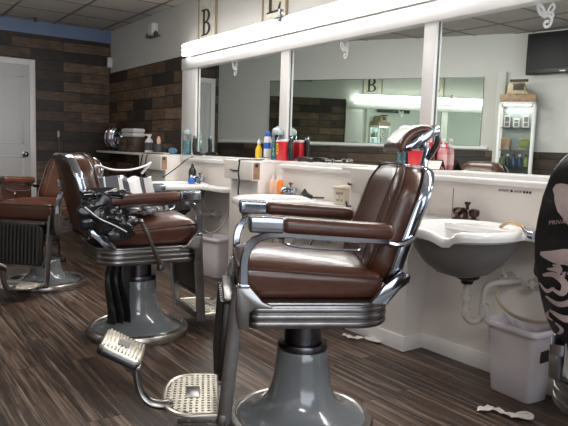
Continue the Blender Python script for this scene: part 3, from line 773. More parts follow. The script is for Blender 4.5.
ch1 = make_chair('brown leather barber chair in front, facing left with both armrests bare')
ch2 = copy_tree(ch1); ch3 = copy_tree(ch1); ch4 = copy_tree(ch1)
for c_ in (ch2, ch3): drop(c_, ('headrest', 'headrest_stem'))
bm = bmesh.new(); box(bm, -.24, .16, -.318, -.285, .60, .86, .012, 3)
sp = fin('side_panel', bm, M['leather2'], ch3)
bm = bmesh.new(); vs = lathe(bm, [(0, 0), (.016, 0), (.012, .008), (0, .01)], 12); tf(vs, Matrix.Translation((-.02, -.285, .76)) @ Matrix.Rotation(R(-90), 4, 'X')); fin('button', bm, M['chrome'], sp)
adjust(ch2, -.022, R(5), -.035); adjust(ch3, -.045, R(-10))
face(ch1, 1.493, 1.932, -62)
face(ch2, 1.39, 3.46, 95); ch2['label'] = 'brown leather barber chair seen from behind with capes heaped on its seat and arm'
face(ch3, 1.23, 4.99, -133)
for c_ in [x for x in bpy.data.objects if x.parent == ch3 and x.name.startswith('pedestal')]: c_.scale = (1, 1, .62); ch3['label'] = 'brown leather barber chair farthest away at the left edge, facing the viewer'
face(ch4, 1.806, .695, 62); ch4['label'] = 'barber chair at the right edge whose back is covered by a black printed cape'

# ------------------------------------------------------------------ cape over the near right chair (in chair coordinates)
def shape_w(z):
    tab = [(.70, 0.262), (.73, 0.287), (.76, 0.302), (.83, 0.320), (.89, 0.333), (.96, 0.337), (1.005, 0.332), (1.06, 0.324), (1.11, 0.310), (1.14, 0.294), (1.165, 0.272), (1.182, 0.192), (1.20, 0.172), (1.26, 0.157), (1.30, 0.122), (1.32, 0.092)]
    for (a, wa), (b, wb) in zip(tab, tab[1:]):
        if a <= z <= b: return wa+(wb-wa)*(z-a)/(b-a)
    return tab[0][1] if z < tab[0][0] else tab[-1][1]
def capesurf(u, z, off=0):
    """back side of the cape in chair space, u lateral (+ = its left)"""
    w = shape_w(z); q = min(1, abs(u)/w); fold = .006*math.sin(u*38+z*9)+.004*math.sin(z*60+u*20)
    x = bx(z)-.085-.03*(1-q**3)+.35*u*u*.6+q**6*.05+fold
    return (x-off, u, z)
cp = thing('barber_cape', 'black cape printed with pale swirls draped over the chair back at the right edge', 'cape')
cp.location = ch4.location; cp.rotation_euler = ch4.rotation_euler
bm = bmesh.new()
NZ = 50; NU = 36; grid = []
for i in range(NZ+1):
    z = .70+.62*i/NZ; w = shape_w(z); row = []
    for k in range(NU):
        a = 2*PI*k/NU; c, s = math.cos(a), math.sin(a)
        u = w*math.copysign(abs(c)**.8, c)
        if s >= 0: p = capesurf(u, z)
        else:
            q = abs(u)/w; p0 = capesurf(u, z); d = (.16 if z < 1.17 else .13)*(abs(s)**.6); p = (p0[0]+d, u, z)
        row.append(bm.verts.new(p))
    grid.append(row)
for i in range(NZ):
    for k in range(NU): bm.faces.new((grid[i][k], grid[i][(k+1) % NU], grid[i+1][(k+1) % NU], grid[i+1][k]))
bm.faces.new(grid[-1])
fin('cape_cloth', bm, M['blackcloth'], cp, angle=80)
UK = .038
def drape(bm, poly, off=.004):
    """flat print following the cloth, poly of (u,z) as a strip of rungs"""
    rings = []
    for (a, b) in poly:
        row = [bm.verts.new(capesurf(UK+a[0]+(b[0]-a[0])*t_/4, a[1]+(b[1]-a[1])*t_/4, off)) for t_ in range(5)]
        rings.append(row)
    for A, B in zip(rings, rings[1:]):
        for k in range(4): bm.faces.new((A[k], A[k+1], B[k+1], B[k]))
def ribbon(bm, pts, ws, off=.004):
    if pts[0][1] < .9: ws = [w*.72 for w in ws]
    c = spline([(p[0], p[1], 0) for p in pts], 5); n = len(c); poly = []
    for i, p in enumerate(c):
        t_ = (c[min(i+1, n-1)]-c[max(i-1, 0)]).normalized(); nn = Vector((-t_.y, t_.x, 0)); f = i/(n-1)*(len(ws)-1); j = min(int(f), len(ws)-2); w = ws[j]+(ws[j+1]-ws[j])*(f-j)
        a = p+nn*w; b = p-nn*w; poly.append(((a.x, a.y), (b.x, b.y)))
    drape(bm, poly, off)
bm = bmesh.new()
ribbon(bm, [(.262, 1.085), (.245, 1.075), (.225, 1.05), (.20, 1.015), (.165, .975)], [.006, .022, .032, .028, .006])
ribbon(bm, [(.283, .925), (.25, .925), (.22, .93), (.19, .915), (.165, .93), (.175, .955), (.20, .95)], [.004, .016, .02, .014, .010, .008, .003])
ribbon(bm, [(.15, .93), (.11, .95), (.06, .93), (.03, .96)], [.006, .018, .014, .004])
ribbon(bm, [(.275, .87), (.25, .88), (.225, .865), (.23, .84), (.255, .845)], [.004, .010, .012, .009, .003])
ribbon(bm, [(.265, .82), (.235, .81), (.205, .83), (.18, .87), (.14, .885)], [.003, .010, .010, .010, .003])
ribbon(bm, [(.255, .785), (.22, .775), (.19, .79), (.165, .82), (.14, .81)], [.004, .013, .010, .008, .003])
ribbon(bm, [(.15, .76), (.12, .79), (.09, .77), (.10, .74)], [.004, .012, .012, .003])
ribbon(bm, [(.12, 1.09), (.08, 1.06), (.04, 1.02), (0, 1.0)], [.006, .026, .022, .004])
ribbon(bm, [(-.05, 1.1), (-.1, 1.05), (-.12, .98), (-.2, .93)], [.006, .026, .022, .004])
ribbon(bm, [(-.02, .88), (-.08, .86), (-.12, .82), (-.2, .84)], [.006, .02, .016, .004])
for q_ in range(26):
    u0 = random.uniform(.02, .27); z0 = random.uniform(.74, .93); a0 = random.uniform(0, 6.3); l_ = random.uniform(.012, .024)
    ribbon(bm, [(u0, z0), (u0+l_*math.cos(a0), z0+l_*math.sin(a0)), (u0+l_*1.6*math.cos(a0+.7), z0+l_*1.6*math.sin(a0+.7))], [.002, .007, .002], .005)
fin('cape_print', bm, M['pinkish'], cp)
def capetext(s, u0, z0, size, curve=0):
    size *= .82
    tm = text_obj('cape_text', s, size, M['pinkish'], None)
    me = tm.data
    for v in me.vertices:
        u = UK+u0-v.co.x; z = z0+v.co.y+curve*v.co.x
        v.co = Vector(capesurf(u, z, .004+v.co.z))
    tm.parent = cp
capetext('PRIVATE', .243, 1.008, .0165, .25); capetext('IL', .212, 1.160, .018, .1); capetext('PRIVATE', .06, 1.14, .0165)
capetext('PRIVATE', .235, .89, .011, .1); capetext('PRIVATE', .10, .99, .0165); capetext('PRIVATE', -.10, 1.08, .0165)

# ------------------------------------------------------------------ capes and towels on the second chair
def at_chair(o): o.location = ch2.location; o.rotation_euler = ch2.rotation_euler
t = thing('bunched_cape', 'shiny black cape bunched over the near armrest of the cluttered chair', 'cape'); at_chair(t); t.location = t.location+Matrix.Rotation(R(90-95), 3, 'Z') @ Vector((-.06, 0, -.02))
bm = bmesh.new(); crumple(bm, (-.25, -.325, .79), (.13, .06, .12), .35, 3, 6, 1.2, soft=True); crumple(bm, (-.22, -.30, .895), (.16, .07, .045), .35, 5, 6, 1.2, soft=True); crumple(bm, (-.15, -.29, .73), (.13, .06, .10), .35, 9, 6, 1.3, soft=True)
fin('cape_cloth', bm, M['shinycape'], t)
bm = bmesh.new()
tube(bm, spline([(-.34, -.39, .84), (-.27, -.40, .78), (-.19, -.39, .74), (-.12, -.38, .70)], 6), .003, 6)
fin('cape_edge', bm, M['white'], t)
t = thing('striped_cloth', 'white and grey striped barber cloth draped over the far armrest', 'cloth'); at_chair(t)
def stripes(name, y0, lift):
    pass
bm = bmesh.new()
N1 = 30
for si in range(9):
    mi = 0 if si % 2 == 0 else 1
    def fn(a, b, si=si):
        v = b*2-1; x = -.20+(0, .03, .065, .075, .16, .185, .22, .30, .325, .37)[si]+a*((0, .03, .065, .075, .16, .185, .22, .30, .325, .37)[si+1]-(0, .03, .065, .075, .16, .185, .22, .30, .325, .37)[si])+.02*math.sin(v*3)
        y = .30+v*.11+.01*math.sin(x*40+v*3)
        z = .925-.16*max(0, abs(v)-.45)**1.3+.010*math.sin(x*31+v*4)+.03*noise.noise(Vector((x*14, v*3, 2)))
        if v < 0: z -= .16*max(0, -v-.55); y -= .06*max(0, -v-.55)
        return (x, y, z)
    sheet(bm, fn, 4, 16, mi=mi)
fin('cloth', bm, [M['white_cloth'], M['grey_cloth']], t)
t = thing('folded_cape', 'white cape with dark bands lying in a heap on the seat of the second chair', 'cape'); at_chair(t)
bm = bmesh.new(); crumple(bm, (-.05, -.02, .775), (.17, .16, .06), .35, 12, 5, 2.6, flatz=.752)
for f in bm.faces: f.material_index = 1 if math.sin(f.calc_center_median().x*70+f.calc_center_median().y*20) > .35 else 0
fin('cloth', bm, [M['white_cloth'], M['grey_cloth']], t)
t = thing('cloth_loop', 'pale cape collar standing up above the striped cloth', 'cape'); at_chair(t)
bm = bmesh.new()
tube(bm, spline([(-.23, .22, .955), (-.20, .22, 1.01), (-.10, .24, .985), (.02, .25, .985), (.12, .27, 1.01), (.16, .28, 1.03), (.10, .27, .96)], 6), .014, 8, ref=(0, 0, 1), flat=.45); fin('collar', bm, M['white_cloth'], t)
t = thing('hanging_cloth', 'black cloth hanging behind the pedestal of the second chair', 'cloth'); at_chair(t)
bm = bmesh.new()
sheet(bm, lambda a, b: (-.19-.02*math.sin(b*5)+.085*(a-.5)*(1+.35*b)+.01*math.sin(a*18+b*4), -.20+.025*math.sin(a*16+b*2), .50-.37*b), 18, 14)
fin('cloth', bm, M['blackcloth'], t)
bm = bmesh.new(); prism(bm, [(-.16, .49), (-.10, .49), (-.10, .14), (-.175, .12)], 'y', -.165, -.15, .003); fin('cloth_fold', bm, M['blackcloth'], t)

# ================================================================== SINKS
def make_sink(cy, tap, label, gap):
    """gap=(y0,y1) the bay"""
    t = thing('shampoo_sink', label, 'sink', (0, cy, 0), group='white sinks under the ledge')
    cx = 2.40
    # deck
    bm = bmesh.new(); box(bm, 2.50, XR-.001, gap[0]-cy+.004, gap[1]-cy-.004, .765, .797, .006); fin('counter_deck', bm, M['ceramic'], t)
    # basin: outline superellipse with a neck notch facing the chair
    bm = bmesh.new(); SEG = 48; rings = []
    def pt(a, r, z, notch=0):
        c, s = math.cos(a), math.sin(a)
        x = cx+r*(.30 if c < 0 else .26)*math.copysign(abs(c)**.85, c); y = r*.255*math.copysign(abs(s)**.85, s)
        d = math.exp(-((a-PI*1.10)/.17)**2)
        return (x+notch*d*.035, y, z-notch*d*.038)
    prof = [(0, .56, 0), (.2, .563, 0), (.45, .585, 0), (.66, .632, 0), (.83, .70, 0), (.91, .755, 0), (.985, .768, 1), (1.03, .768, 1), (1.045, .785, 1), (1.03, .805, 1), (.97, .812, 1), (.91, .803, 1), (.85, .76, .5), (.76, .68, 0), (.6, .62, 0), (.3, .59, 0), (0, .585, 0)]
    for r, z, nt in prof:
        if r == 0: rings.append([bm.verts.new((cx, 0, z))])
        else: rings.append([bm.verts.new(pt(2*PI*k/SEG, r, z, nt)) for k in range(SEG)])
    for i, (A, B) in enumerate(zip(rings, rings[1:])):
        for k in range(SEG):
            if len(A) == 1: f = bm.faces.new((A[0], B[k], B[(k+1) % SEG]))
            elif len(B) == 1: f = bm.faces.new((A[k], A[(k+1) % SEG], B[0]))
            else: f = bm.faces.new((A[k], A[(k+1) % SEG], B[(k+1) % SEG], B[k]))
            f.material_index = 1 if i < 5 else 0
    fin('basin', bm, [M['ceramic'], mat('sink_underside_shade', (.17, .165, .16), .45, var=.1, scale=6)], t, angle=60)  # white bowl coloured dark below to carry the shade there
    # faucet
    fm = M['bronze'] if tap == 'bronze' else M['chrome']; fy = .205 if tap != 'far' else .1
    fa = empty('faucet', (2.655, fy, .797)); fa.parent = t
    bm = bmesh.new(); box(bm, -.025, .025, -.075, .075, 0, .016, .006, 2); fin('faucet_base', bm, fm, fa)
    for s in (-1, 1):
        bm = bmesh.new(); lathe(bm, [(.014, .015), (.013, .026), (.024, .032), (.029, .048), (.026, .064), (.014, .069), (0, .069)], 14, 0, s*.052, 0); fin('faucet_knob', bm, fm, fa)
    bm = bmesh.new(); tube(bm, spline([(0, 0, .014), (-.005, 0, .05), (-.03, 0, .062), (-.065, 0, .052), (-.082, 0, .04)], 5), [.014, .011], 10); lathe(bm, [(0, .06), (.008, .06), (.008, .085), (.016, .09), (.016, .102), (0, .104)], 12, .01, .0, 0); fin('spout', bm, fm, fa)
    # drain
    bm = bmesh.new(); lathe(bm, [(0, .515), (.028, .515), (.032, .53), (.058, .545), (.064, .572), (0, .572)], 24, cx+.06, .02, 0); fin('strainer', bm, M['black'], t)
    bm = bmesh.new(); px_, py_ = cx+.06, .02
    tube(bm, spline([(px_, py_, .52), (px_, py_, .44), (px_, py_, .37), (px_+.01, py_-.01, .335), (px_+.04, py_-.025, .322), (px_+.07, py_-.045, .34), (px_+.072, py_-.046, .38), (px_+.074, py_-.048, .44), (px_+.078, py_-.05, .485), (px_+.105, py_-.065, .515), (px_+.17, py_-.10, .525), (XR-.012, py_-.13, .525)], 5), .0165, 12)
    for z, k in ((.44, 0), (.37, 0)): lathe(bm, [(0, -.014), (.024, -.014), (.024, .014), (0, .014)], 16, px_, py_, z)
    lathe(bm, [(0, -.014), (.024, -.014), (.024, .014), (0, .014)], 16, px_+.082, py_-.052, .40)
    fin('drain_trap', bm, M['pipe'], t)
    bm = bmesh.new()
    for dy in (-.05, -.20):
        tube(bm, [(XR, dy, .53), (XR-.06, dy, .53)], .011, 8); vs = lathe(bm, [(0, 0), (.03, 0), (.035, .008), (0, .012)], 16); tf(vs, Matrix.Translation((XR, dy, .53)) @ Matrix.Rotation(R(-90), 4, 'Y'))
        lathe(bm, [(0, -.022), (.016, -.02), (.016, .02), (0, .024)], 12, XR-.065, dy, .535); box(bm, XR-.10, XR-.08, dy-.022, dy+.022, .525, .545, .006)
    tube(bm, spline([(XR-.065, -.05, .55), (XR-.08, -.02, .62), (XR-.05, 0.05, .70), (XR-.06, fy, .77)], 5), .006, 8)
    fin('shutoff_valve', bm, M['pipe'], t)
    bm = bmesh.new(); tube(bm, spline([(XR-.07, -.05, .52), (XR-.10, -.04, .44), (XR-.12, -.12, .385), (XR-.14, -.25, .375), (XR-.14, -.38, .41), (XR-.10, -.46, .5), (XR-.06, -.48, .7)], 6), .008, 8); fin('supply_hose', bm, M['hose'] if tap == 'bronze' else M['pipe'], t)
    if tap == 'bronze':
        bm = bmesh.new(); tube(bm, spline([(2.60, -.05, .80), (2.56, -.12, .83), (2.50, -.22, .835), (2.46, -.27, .825)], 5), .008, 8); fin('spray_hose', bm, mat('brass_tone', (.55, .38, .2), .35, .5), t)
        bm = bmesh.new(); tube(bm, [(2.46, -.27, .825), (2.42, -.31, .815), (2.40, -.34, .812)], [.010, .016], 10); tube(bm, [(2.40, -.34, .812), (2.39, -.37, .812)], .02, 10); fin('spray_head', bm, M['chrome'], t)
    return t
make_sink(1.85, 'bronze', 'nearest white sink with dark bronze faucet and exposed drain pipe', (1.33, 2.37))
make_sink(3.46, 'chrome', 'middle white sink with chrome faucet behind the front chair armrests', (2.90, 3.973))
make_sink(5.03, 'far', 'farthest white sink behind the second chair', (4.408, 5.70))

# ================================================================== BINS, PAPERS
def make_bin(x, y, rz, label, sticker=True):
    t = thing('waste_bin', label, 'bin', (x, y, 0), rz, 'white waste bins under the sinks')
    def ol(z, g=0):
        f = z/.37; hx = .075+.022*f+g; hy = .115+.03*f+g
        return [(a, b, z) for a, b in rrect(hx, hy, .03, 4)]
    bm = bmesh.new(); rs = [[bm.verts.new(p) for p in ol(z, g)] for z, g in ((0, -.004), (.006, 0), (.15, 0), (.33, 0), (.345, .001), (.346, -.004), (.15, -.004), (.01, -.005))]
    n = len(rs[0])
    for A, B in zip(rs, rs[1:]):
        for k in range(n): bm.faces.new((A[k], A[(k+1) % n], B[(k+1) % n], B[k]))
    bm.faces.new(rs[0]); bm.faces.new(rs[-1]); fin('bin_body', bm, M['bin'], t, angle=50)
    bm = bmesh.new(); rs = [[bm.verts.new(p) for p in ol(z, g)] for z, g in ((.325, .001), (.325, .013), (.332, .017), (.350, .015), (.357, .008), (.355, -.002), (.343, -.003))]
    for A, B in zip(rs, rs[1:]):
        for k in range(n): bm.faces.new((A[k], A[(k+1) % n], B[(k+1) % n], B[k]))
    fin('bin_rim', bm, M['bin'], t, angle=50)
    if not sticker: return t
    bm = bmesh.new(); prism(bm, [(-.03, .20), (.03, .205), (.028, .26), (-.032, .255)], 'y', -.137, -.1335); fin('bin_sticker', bm, M['ink'], t)
    return t
make_bin(2.60, 1.64, R(-6), 'white waste bin nearest the viewer, under the bronze-tap sink')
make_bin(2.60, 4.68, R(10), 'white waste bin far back, left of the middle pillar', False)
def paper(x, y, rz, L_, label, seed):
    t = thing('paper_strip', label, 'paper', (x, y, 0), rz)
    bm = bmesh.new()
    def fn(a, b):
        w = .022+.012*noise.noise(Vector((a*4, seed, 0)))
        return ((a-.5)*L_, (b-.5)*2*w+.018*math.sin(a*9+seed), .008+.010*abs(noise.noise(Vector((a*9, b*3, seed))))+.006*math.sin(a*14+b*2)**2)
    sheet(bm, fn, 30, 6); fin('strip', bm, M['paper'], t)
    bm = bmesh.new(); tube(bm, spline([(L_*.25, .01, .012), (L_*.4, .03, .018), (L_*.52, .02, .015), (L_*.5, -.015, .012), (L_*.3, -.02, .014), (L_*.15, 0, .012)], 5), .011, 6, ref=(0, 0, 1), flat=.4); fin('curl', bm, M['paper'], t)
paper(2.50, 2.655, R(-60), .24, 'crumpled white neck strip lying on the floor by the front chair', 2.0)
paper(2.33, 1.53, R(-60), .22, 'crumpled white neck strip lying on the floor in front of the near bin', 5.0)

# ================================================================== THINGS ON THE LEDGE AND DECKS
LZ = 1.0552
def bottle(name, label, x, y, z, prof, m, cap=None, capm=None, group=None, sx=1, sy=1, rz=0, cat='bottle'):
    t = thing(name, label, cat, (x, y, z), rz, group)
    bm = bmesh.new(); lathe(bm, prof, 24, sx=sx, sy=sy); fin('bottle_body', bm, m, t)
    if cap: bm = bmesh.new(); lathe(bm, cap, 18); fin('cap', bm, capm, t)
    return t
def jar(x, y, z, label):
    t = thing('disinfectant_jar', label, 'jar', (x, y, z), group='disinfectant jars on the ledge')
    bm = bmesh.new(); lathe(bm, [(0, 0), (.044, 0), (.048, .006), (.048, .20), (.042, .215), (.042, .225), (.039, .225), (.039, .213), (.044, .20), (.044, .01), (0, .008)], 28); fin('glass_body', bm, M['glass'], t)
    bm = bmesh.new(); lathe(bm, [(0, .009), (.0435, .009), (.0435, .145), (0, .145)], 28); fin('liquid', bm, M['teal'], t)
    bm = bmesh.new(); lathe(bm, [(.045, .205), (.047, .212), (.046, .235), (.038, .252), (.020, .262), (.010, .266), (.010, .274), (0, .276)], 24); fin('lid', bm, M['dome'], t)
    return t
jar(2.795, 4.05, LZ, 'jar of blue green disinfectant behind the red container on the middle ledge')
jar(2.800, 2.66, LZ, 'jar of blue green disinfectant behind the front chair headrest')
jar(2.805, 5.70, LZ, 'jar of blue green disinfectant before the far end of the mirror')
def sharps(x, y, label, lab=True, s=1):
    t = thing('red_container', label, 'container', (x, y, LZ), group='red plastic containers on the ledge')
    bm = bmesh.new(); o = rrect(.050, .060, .012, 4); n = len(o)
    rs = [[bm.verts.new((a*f, b*f, z)) for a, b in o] for f, z in ((.86, 0), (.9, .004), (1.0, .145), (1.0, .15))]
    for A, B in zip(rs, rs[1:]):
        for k in range(n): bm.faces.new((A[k], A[(k+1) % n], B[(k+1) % n], B[k]))
    bm.faces.new(rs[0]); bm.faces.new(rs[-1]); fin('tub', bm, M['red'], t)
    bm = bmesh.new(); prism(bm, rrect(.053, .063, .013, 4), 'z', .148, .162, .003); prism(bm, rrect(.026, .03, .01, 4), 'z', .162, .168, .002); fin('lid', bm, M['white' if lab else 'red'], t)
    if lab:
        bm = bmesh.new(); box(bm, -.0505, -.046, .022, .052, .05, .135, .001)
        for v in bm.verts: v.co.x -= (.05-(.15-v.co.z)*0)*0+.0
        fin('yellow_label', bm, M['yellow'], t)
        bm = bmesh.new()
        for k in range(3): box(bm, -.0515, -.0500, .027, .047, .065+.022*k, .074+.022*k)
        fin('label_print', bm, M['ink'], t, smooth=False)
    return t
sharps(2.788, 3.93, 'red container with white lid and yellow label on the middle ledge')
sharps(2.788, 2.52, 'red container behind the front chair headrest', False)
t = bottle('squeeze_bottle', 'yellow squeeze bottle leftmost on the middle ledge', 2.80, 4.33, LZ, [(0, 0), (.027, 0), (.028, .01), (.028, .08), (.018, .105), (.012, .118), (.012, .13), (0, .13)], M['yellow'], [(0, .13), (.014, .13), (.013, .15), (.005, .156), (.004, .175), (0, .176)], M['white'])
t = bottle('spray_can', 'tall white and blue spray can beside the yellow bottle', 2.80, 4.20, LZ, [(0, 0), (.028, 0), (.029, .01), (.029, .175), (.024, .19), (0, .192)], M['white'], [(0, .19), (.022, .19), (.022, .225), (.016, .235), (0, .236)], M['blueplas'])
bm = bmesh.new(); lathe(bm, [(.0295, .09), (.0296, .09), (.0296, .14), (.0295, .14)], 24); fin('blue_label', bm, M['blueplas'], t)
t = thing('comb_tray', 'low white tray of combs in front of the yellow bottle and spray can', 'tray', (2.775, 4.20, LZ))
bm = bmesh.new(); prism(bm, rrect(.022, .09, .01, 4), 'z', 0, .012, .003); fin('tray', bm, M['white'], t)
bm = bmesh.new(); box(bm, -.012, .0, -.07, .05, .012, .020, .002); box(bm, .004, .014, -.05, .07, .012, .018, .002); fin('comb', bm, M['nickel'], t)
def clipper(x, y, rz, label, standing=False, z=LZ):
    t = thing('hair_clipper', label, 'clipper', (x, y, z), rz, 'hair clippers on the ledge')
    bm = bmesh.new()
    vs = rbox(bm, .085, .024, .018, .016, lambda p: (p.x, p.y*(1-.2*abs(p.x)/.085), p.z+.018+.004*math.cos(p.x*30)), 6)
    b = fin('clipper_body', bm, M['black'], t, angle=80)
    bm = bmesh.new(); box(bm, .078, .10, -.02, .02, .008, .028, .003)
    for k in range(6): box(bm, .10, .108, -.018+.0065*k, -.014+.0065*k, .012, .020)
    bl = fin('blade', bm, M['chrome'], t)
    if standing:
        t.rotation_euler = (0, R(-90), rz); t.location = (x, y, z+.088)
    return t
clipper(2.79, 3.66, R(92), 'black clipper lying on the middle ledge right of the red container')
clipper(2.80, 3.845, 0, 'black clipper standing on end between the red container and its mirror image', True)
clipper(2.795, 5.47, 0, 'black clipper standing by the left edge of the mirror', True)
clipper(2.79, 5.40, R(80), 'black clipper lying at the far left of the mirror ledge')
t = thing('eyeglasses', 'thin wire glasses lying at the right end of the middle ledge', 'glasses', (2.79, 3.36, LZ))
bm = bmesh.new()
for s in (-1, 1): tube(bm, [(-.01+.018*math.cos(2*PI*k/16)*.5, s*.03+.024*math.cos(2*PI*k/16), .018+.017*math.sin(2*PI*k/16)) for k in range(16)], .002, 6, closed=True); tube(bm, [(-.01, s*.055, .022), (.05, s*.055, .018)], .002, 6)
tube(bm, [(-.01, -.008, .024), (-.012, 0, .027), (-.01, .008, .024)], .002, 6); fin('wire_frame', bm, M['nickel'], t)
# pink pump bottle
t = thing('pump_bottle', 'pink soap pump bottle with white pump against the mirror by the front chair', 'bottle', (2.832, 2.385, LZ))
bm = bmesh.new(); lathe(bm, [(0, 0), (.025, 0), (.028, .006), (.028, .105), (.023, .122), (.013, .13), (.014, .136), (0, .136)], 24); fin('bottle_body', bm, M['pink'], t)
bm = bmesh.new(); lathe(bm, [(0, .134), (.016, .134), (.016, .15), (.005, .152), (.005, .172), (.012, .173), (.012, .182), (0, .183)], 16); tube(bm, [(0, 0, .178), (-.03, .01, .178), (-.036, .012, .170)], .005, 8); fin('pump', bm, M['white'], t)
bm = bmesh.new(); lathe(bm, [(.0283, .03), (.0286, .03), (.0286, .09), (.0283, .09)], 24); fin('pale_label', bm, mat('label_pink', (.75, .42, .42), .5), t)
t = thing('tent_card', 'folded black and white card standing on the ledge by the front chair', 'card', (2.785, 2.395, LZ), R(12))
bm = bmesh.new(); prism(bm, [(-.035, 0), (-.033, 0), (0, .055), (.033, 0), (.035, 0), (0, .059)], 'y', -.05, .05); fin('card', bm, M['black'], t, smooth=False)
bm = bmesh.new()
prism(bm, [(-.0365, .004), (-.0345, .004), (-.004, .053), (-.006, .053)], 'y', -.046, .046); fin('card_face', bm, M['paper'], t, smooth=False)
tx = text_obj('card_print', '7B', .04, M['ink'], t, Matrix.Translation((-.0225, .01, .024)) @ Matrix.Rotation(R(-90), 4, 'Z') @ Matrix.Rotation(R(58), 4, 'X'), .001)

# far end of the ledge and shelf
t = bottle('spray_bottle', 'white and dark spray bottle on the far shelf beside the pink-capped bottle', 2.76, 6.58, 1.0505, [(0, 0), (.045, 0), (.048, .01), (.048, .13), (.03, .16), (.018, .165), (.018, .175), (0, .175)], M['white'], [(0, .175), (.02, .175), (.02, .20), (0, .20)], M['white'])
bm = bmesh.new(); box(bm, -.05, .03, -.012, .012, .195, .215, .004); fin('trigger', bm, M['white'], t)
bm = bmesh.new(); lathe(bm, [(.0482, .03), (.0486, .03), (.0486, .12), (.0482, .12)], 24); fin('dark_label', bm, M['grey_cloth'], t)
bottle('lotion_bottle', 'grey bottle with orange pink cap on the far shelf', 2.76, 6.31, 1.0505, [(0, 0), (.036, 0), (.038, .01), (.038, .08), (.02, .11), (0, .112)], M['grey_cloth'], [(0, .11), (.022, .11), (.024, .15), (.014, .185), (0, .19)], M['peach'])
t = thing('white_tray', 'long flat white tray on the far shelf under the small bottles', 'tray', (2.70, 6.22, 1.0505)); bm = bmesh.new(); prism(bm, rrect(.05, .24, .02, 4), 'z', 0, .014, .003); fin('tray', bm, M['cream'], t)
t = thing('blue_cloth', 'crumpled pale blue cloth on the far shelf', 'cloth', (2.80, 6.03, 1.055)); bm = bmesh.new(); crumple(bm, (0, 0, .03), (.04, .09, .04), .3, 21, 4, 2.5, flatz=.001); fin('cloth', bm, mat('pale_blue_cloth', (.18, .38, .55), .7), t)
t = thing('green_box', 'small black and green box on the far shelf', 'box', (2.79, 6.165, 1.0645)); bm = bmesh.new(); box(bm, -.035, .035, -.05, .03, 0, .05, .003); box(bm, -.037, .036, -.04, .02, .012, .028, .001, mi=1); fin('carton', bm, [M['black'], M['green']], t)
for i in range(2):
    t = thing('wooden_box', ['brown wooden box on the far shelf holding the towels', 'brown wooden box on the far shelf beside the chrome lamp'][i], 'box', (2.74, 6.93+.27*i, 1.0505), 0, 'wooden boxes on the far shelf')
    bm = bmesh.new(); box(bm, -.07, .07, -.125, .125, 0, .175, .004); box(bm, -.073, -.069, -.10, .10, .085, .09); fin('box_body', bm, M['darkwood'], t)
    bm = bmesh.new(); box(bm, -.074, -.069, -.11, .11, .02, .08, .002); box(bm, -.074, -.069, -.11, .11, .095, .155, .002); fin('drawer', bm, mat('box_front_wood', (.10, .065, .04), .5, var=.3, scale=20), t)
for i in range(2):
    t = thing('folded_towel', ['lower', 'upper'][i]+' white folded towel on the wooden boxes of the far shelf', 'towel', (2.74, 7.02, 1.2265+.052*i), 0, 'folded towels on the wooden boxes')
    bm = bmesh.new(); rbox(bm, .075, .20, .025, .02, lambda p: (p.x, p.y, p.z+.025+.003*math.sin(p.y*20)), 8); fin('towel', bm, M['white_cloth'], t, angle=80)
# curled chrome hood lamp
t = thing('coil_lamp', 'round chrome and maroon coiled lamp on the end of the far shelf', 'lamp', (2.72, 7.62, 1.0505))
bm = bmesh.new(); lathe(bm, [(0, 0), (.07, 0), (.07, .012), (.015, .02), (.015, .06), (0, .06)], 20); fin('lamp_base', bm, M['black'], t)
for k in range(4):
    bm = bmesh.new(); r_ = .125-.012*abs(k-1)
    pts = [(.0+.02*math.sin(a*PI/14), -.09+.055*k+.02*math.cos(a*2*PI/28), .175+r_*math.sin(a*2*PI/28)) for a in range(28)]
    pts = [(r_*.55*math.cos(a*2*PI/28), .12-.075*k, .17+r_*math.sin(a*2*PI/28)) for a in range(28)]
    tube(bm, pts, .024, 8, closed=True); fin('coil', bm, M['maroon'] if k == 1 else M['chrome'], t)
bm = bmesh.new(); tube(bm, spline([(0, -.12, .20), (0, -.20, .23), (0, -.27, .2), (0, -.29, .14)], 5), [.04, .02], 12); fin('nozzle', bm, M['chrome'], t)

# deck bottles
DZ = .7972
t = bottle('dark_bottle', 'tall black pump bottle standing on the farthest sink deck', 2.62, 5.20, DZ, [(0, 0), (.034, 0), (.036, .01), (.036, .12), (.016, .15), (.012, .155), (0, .156)], M['black'], [(0, .155), (.014, .155), (.014, .175), (.008, .18), (0, .195)], M['black'])
bottle('blue_bottle', 'small blue bottle with white cap in front of the black bottle', 2.56, 5.10, DZ, [(0, 0), (.028, 0), (.030, .008), (.030, .045), (.018, .06), (0, .061)], M['blueplas'], [(0, .06), (.012, .06), (.010, .078), (0, .082)], M['white'])
bottle('orange_bottle', 'bright orange bottle on the middle sink deck', 2.64, 3.765, DZ, [(0, 0), (.022, 0), (.024, .008), (.024, .10), (.012, .12), (0, .121)], M['orange'], [(0, .12), (.013, .12), (.013, .145), (0, .146)], M['white'])
for i, y in enumerate((3.90, 3.83)):
    bottle('lotion_jug', ['left', 'right'][i]+' pale peach bottle of the pair left of the orange bottle', 2.66, y, DZ, [(0, 0), (.030, 0), (.032, .008), (.032, .09), (.015, .115), (0, .116)], M['peach'], [(0, .115), (.012, .115), (.010, .145), (0, .147)], M['white'], 'peach bottles on the middle deck')
t = thing('hair_spray_nozzle', 'black shampoo spray head resting on the middle sink rim', 'spray head', (2.57, 3.30, .81), R(30)); t.scale = (.75, .75, .9)
bm = bmesh.new(); tube(bm, [(0, -.02, .012), (0, .05, .035)], [.016, .022], 12); tube(bm, [(0, .045, .03), (-.008, .075, .055)], [.024, .032], 14); tube(bm, spline([(0, -.02, .012), (.02, -.07, .012), (.06, -.11, .01)], 5), .007, 8); fin('nozzle', bm, M['black'], t)
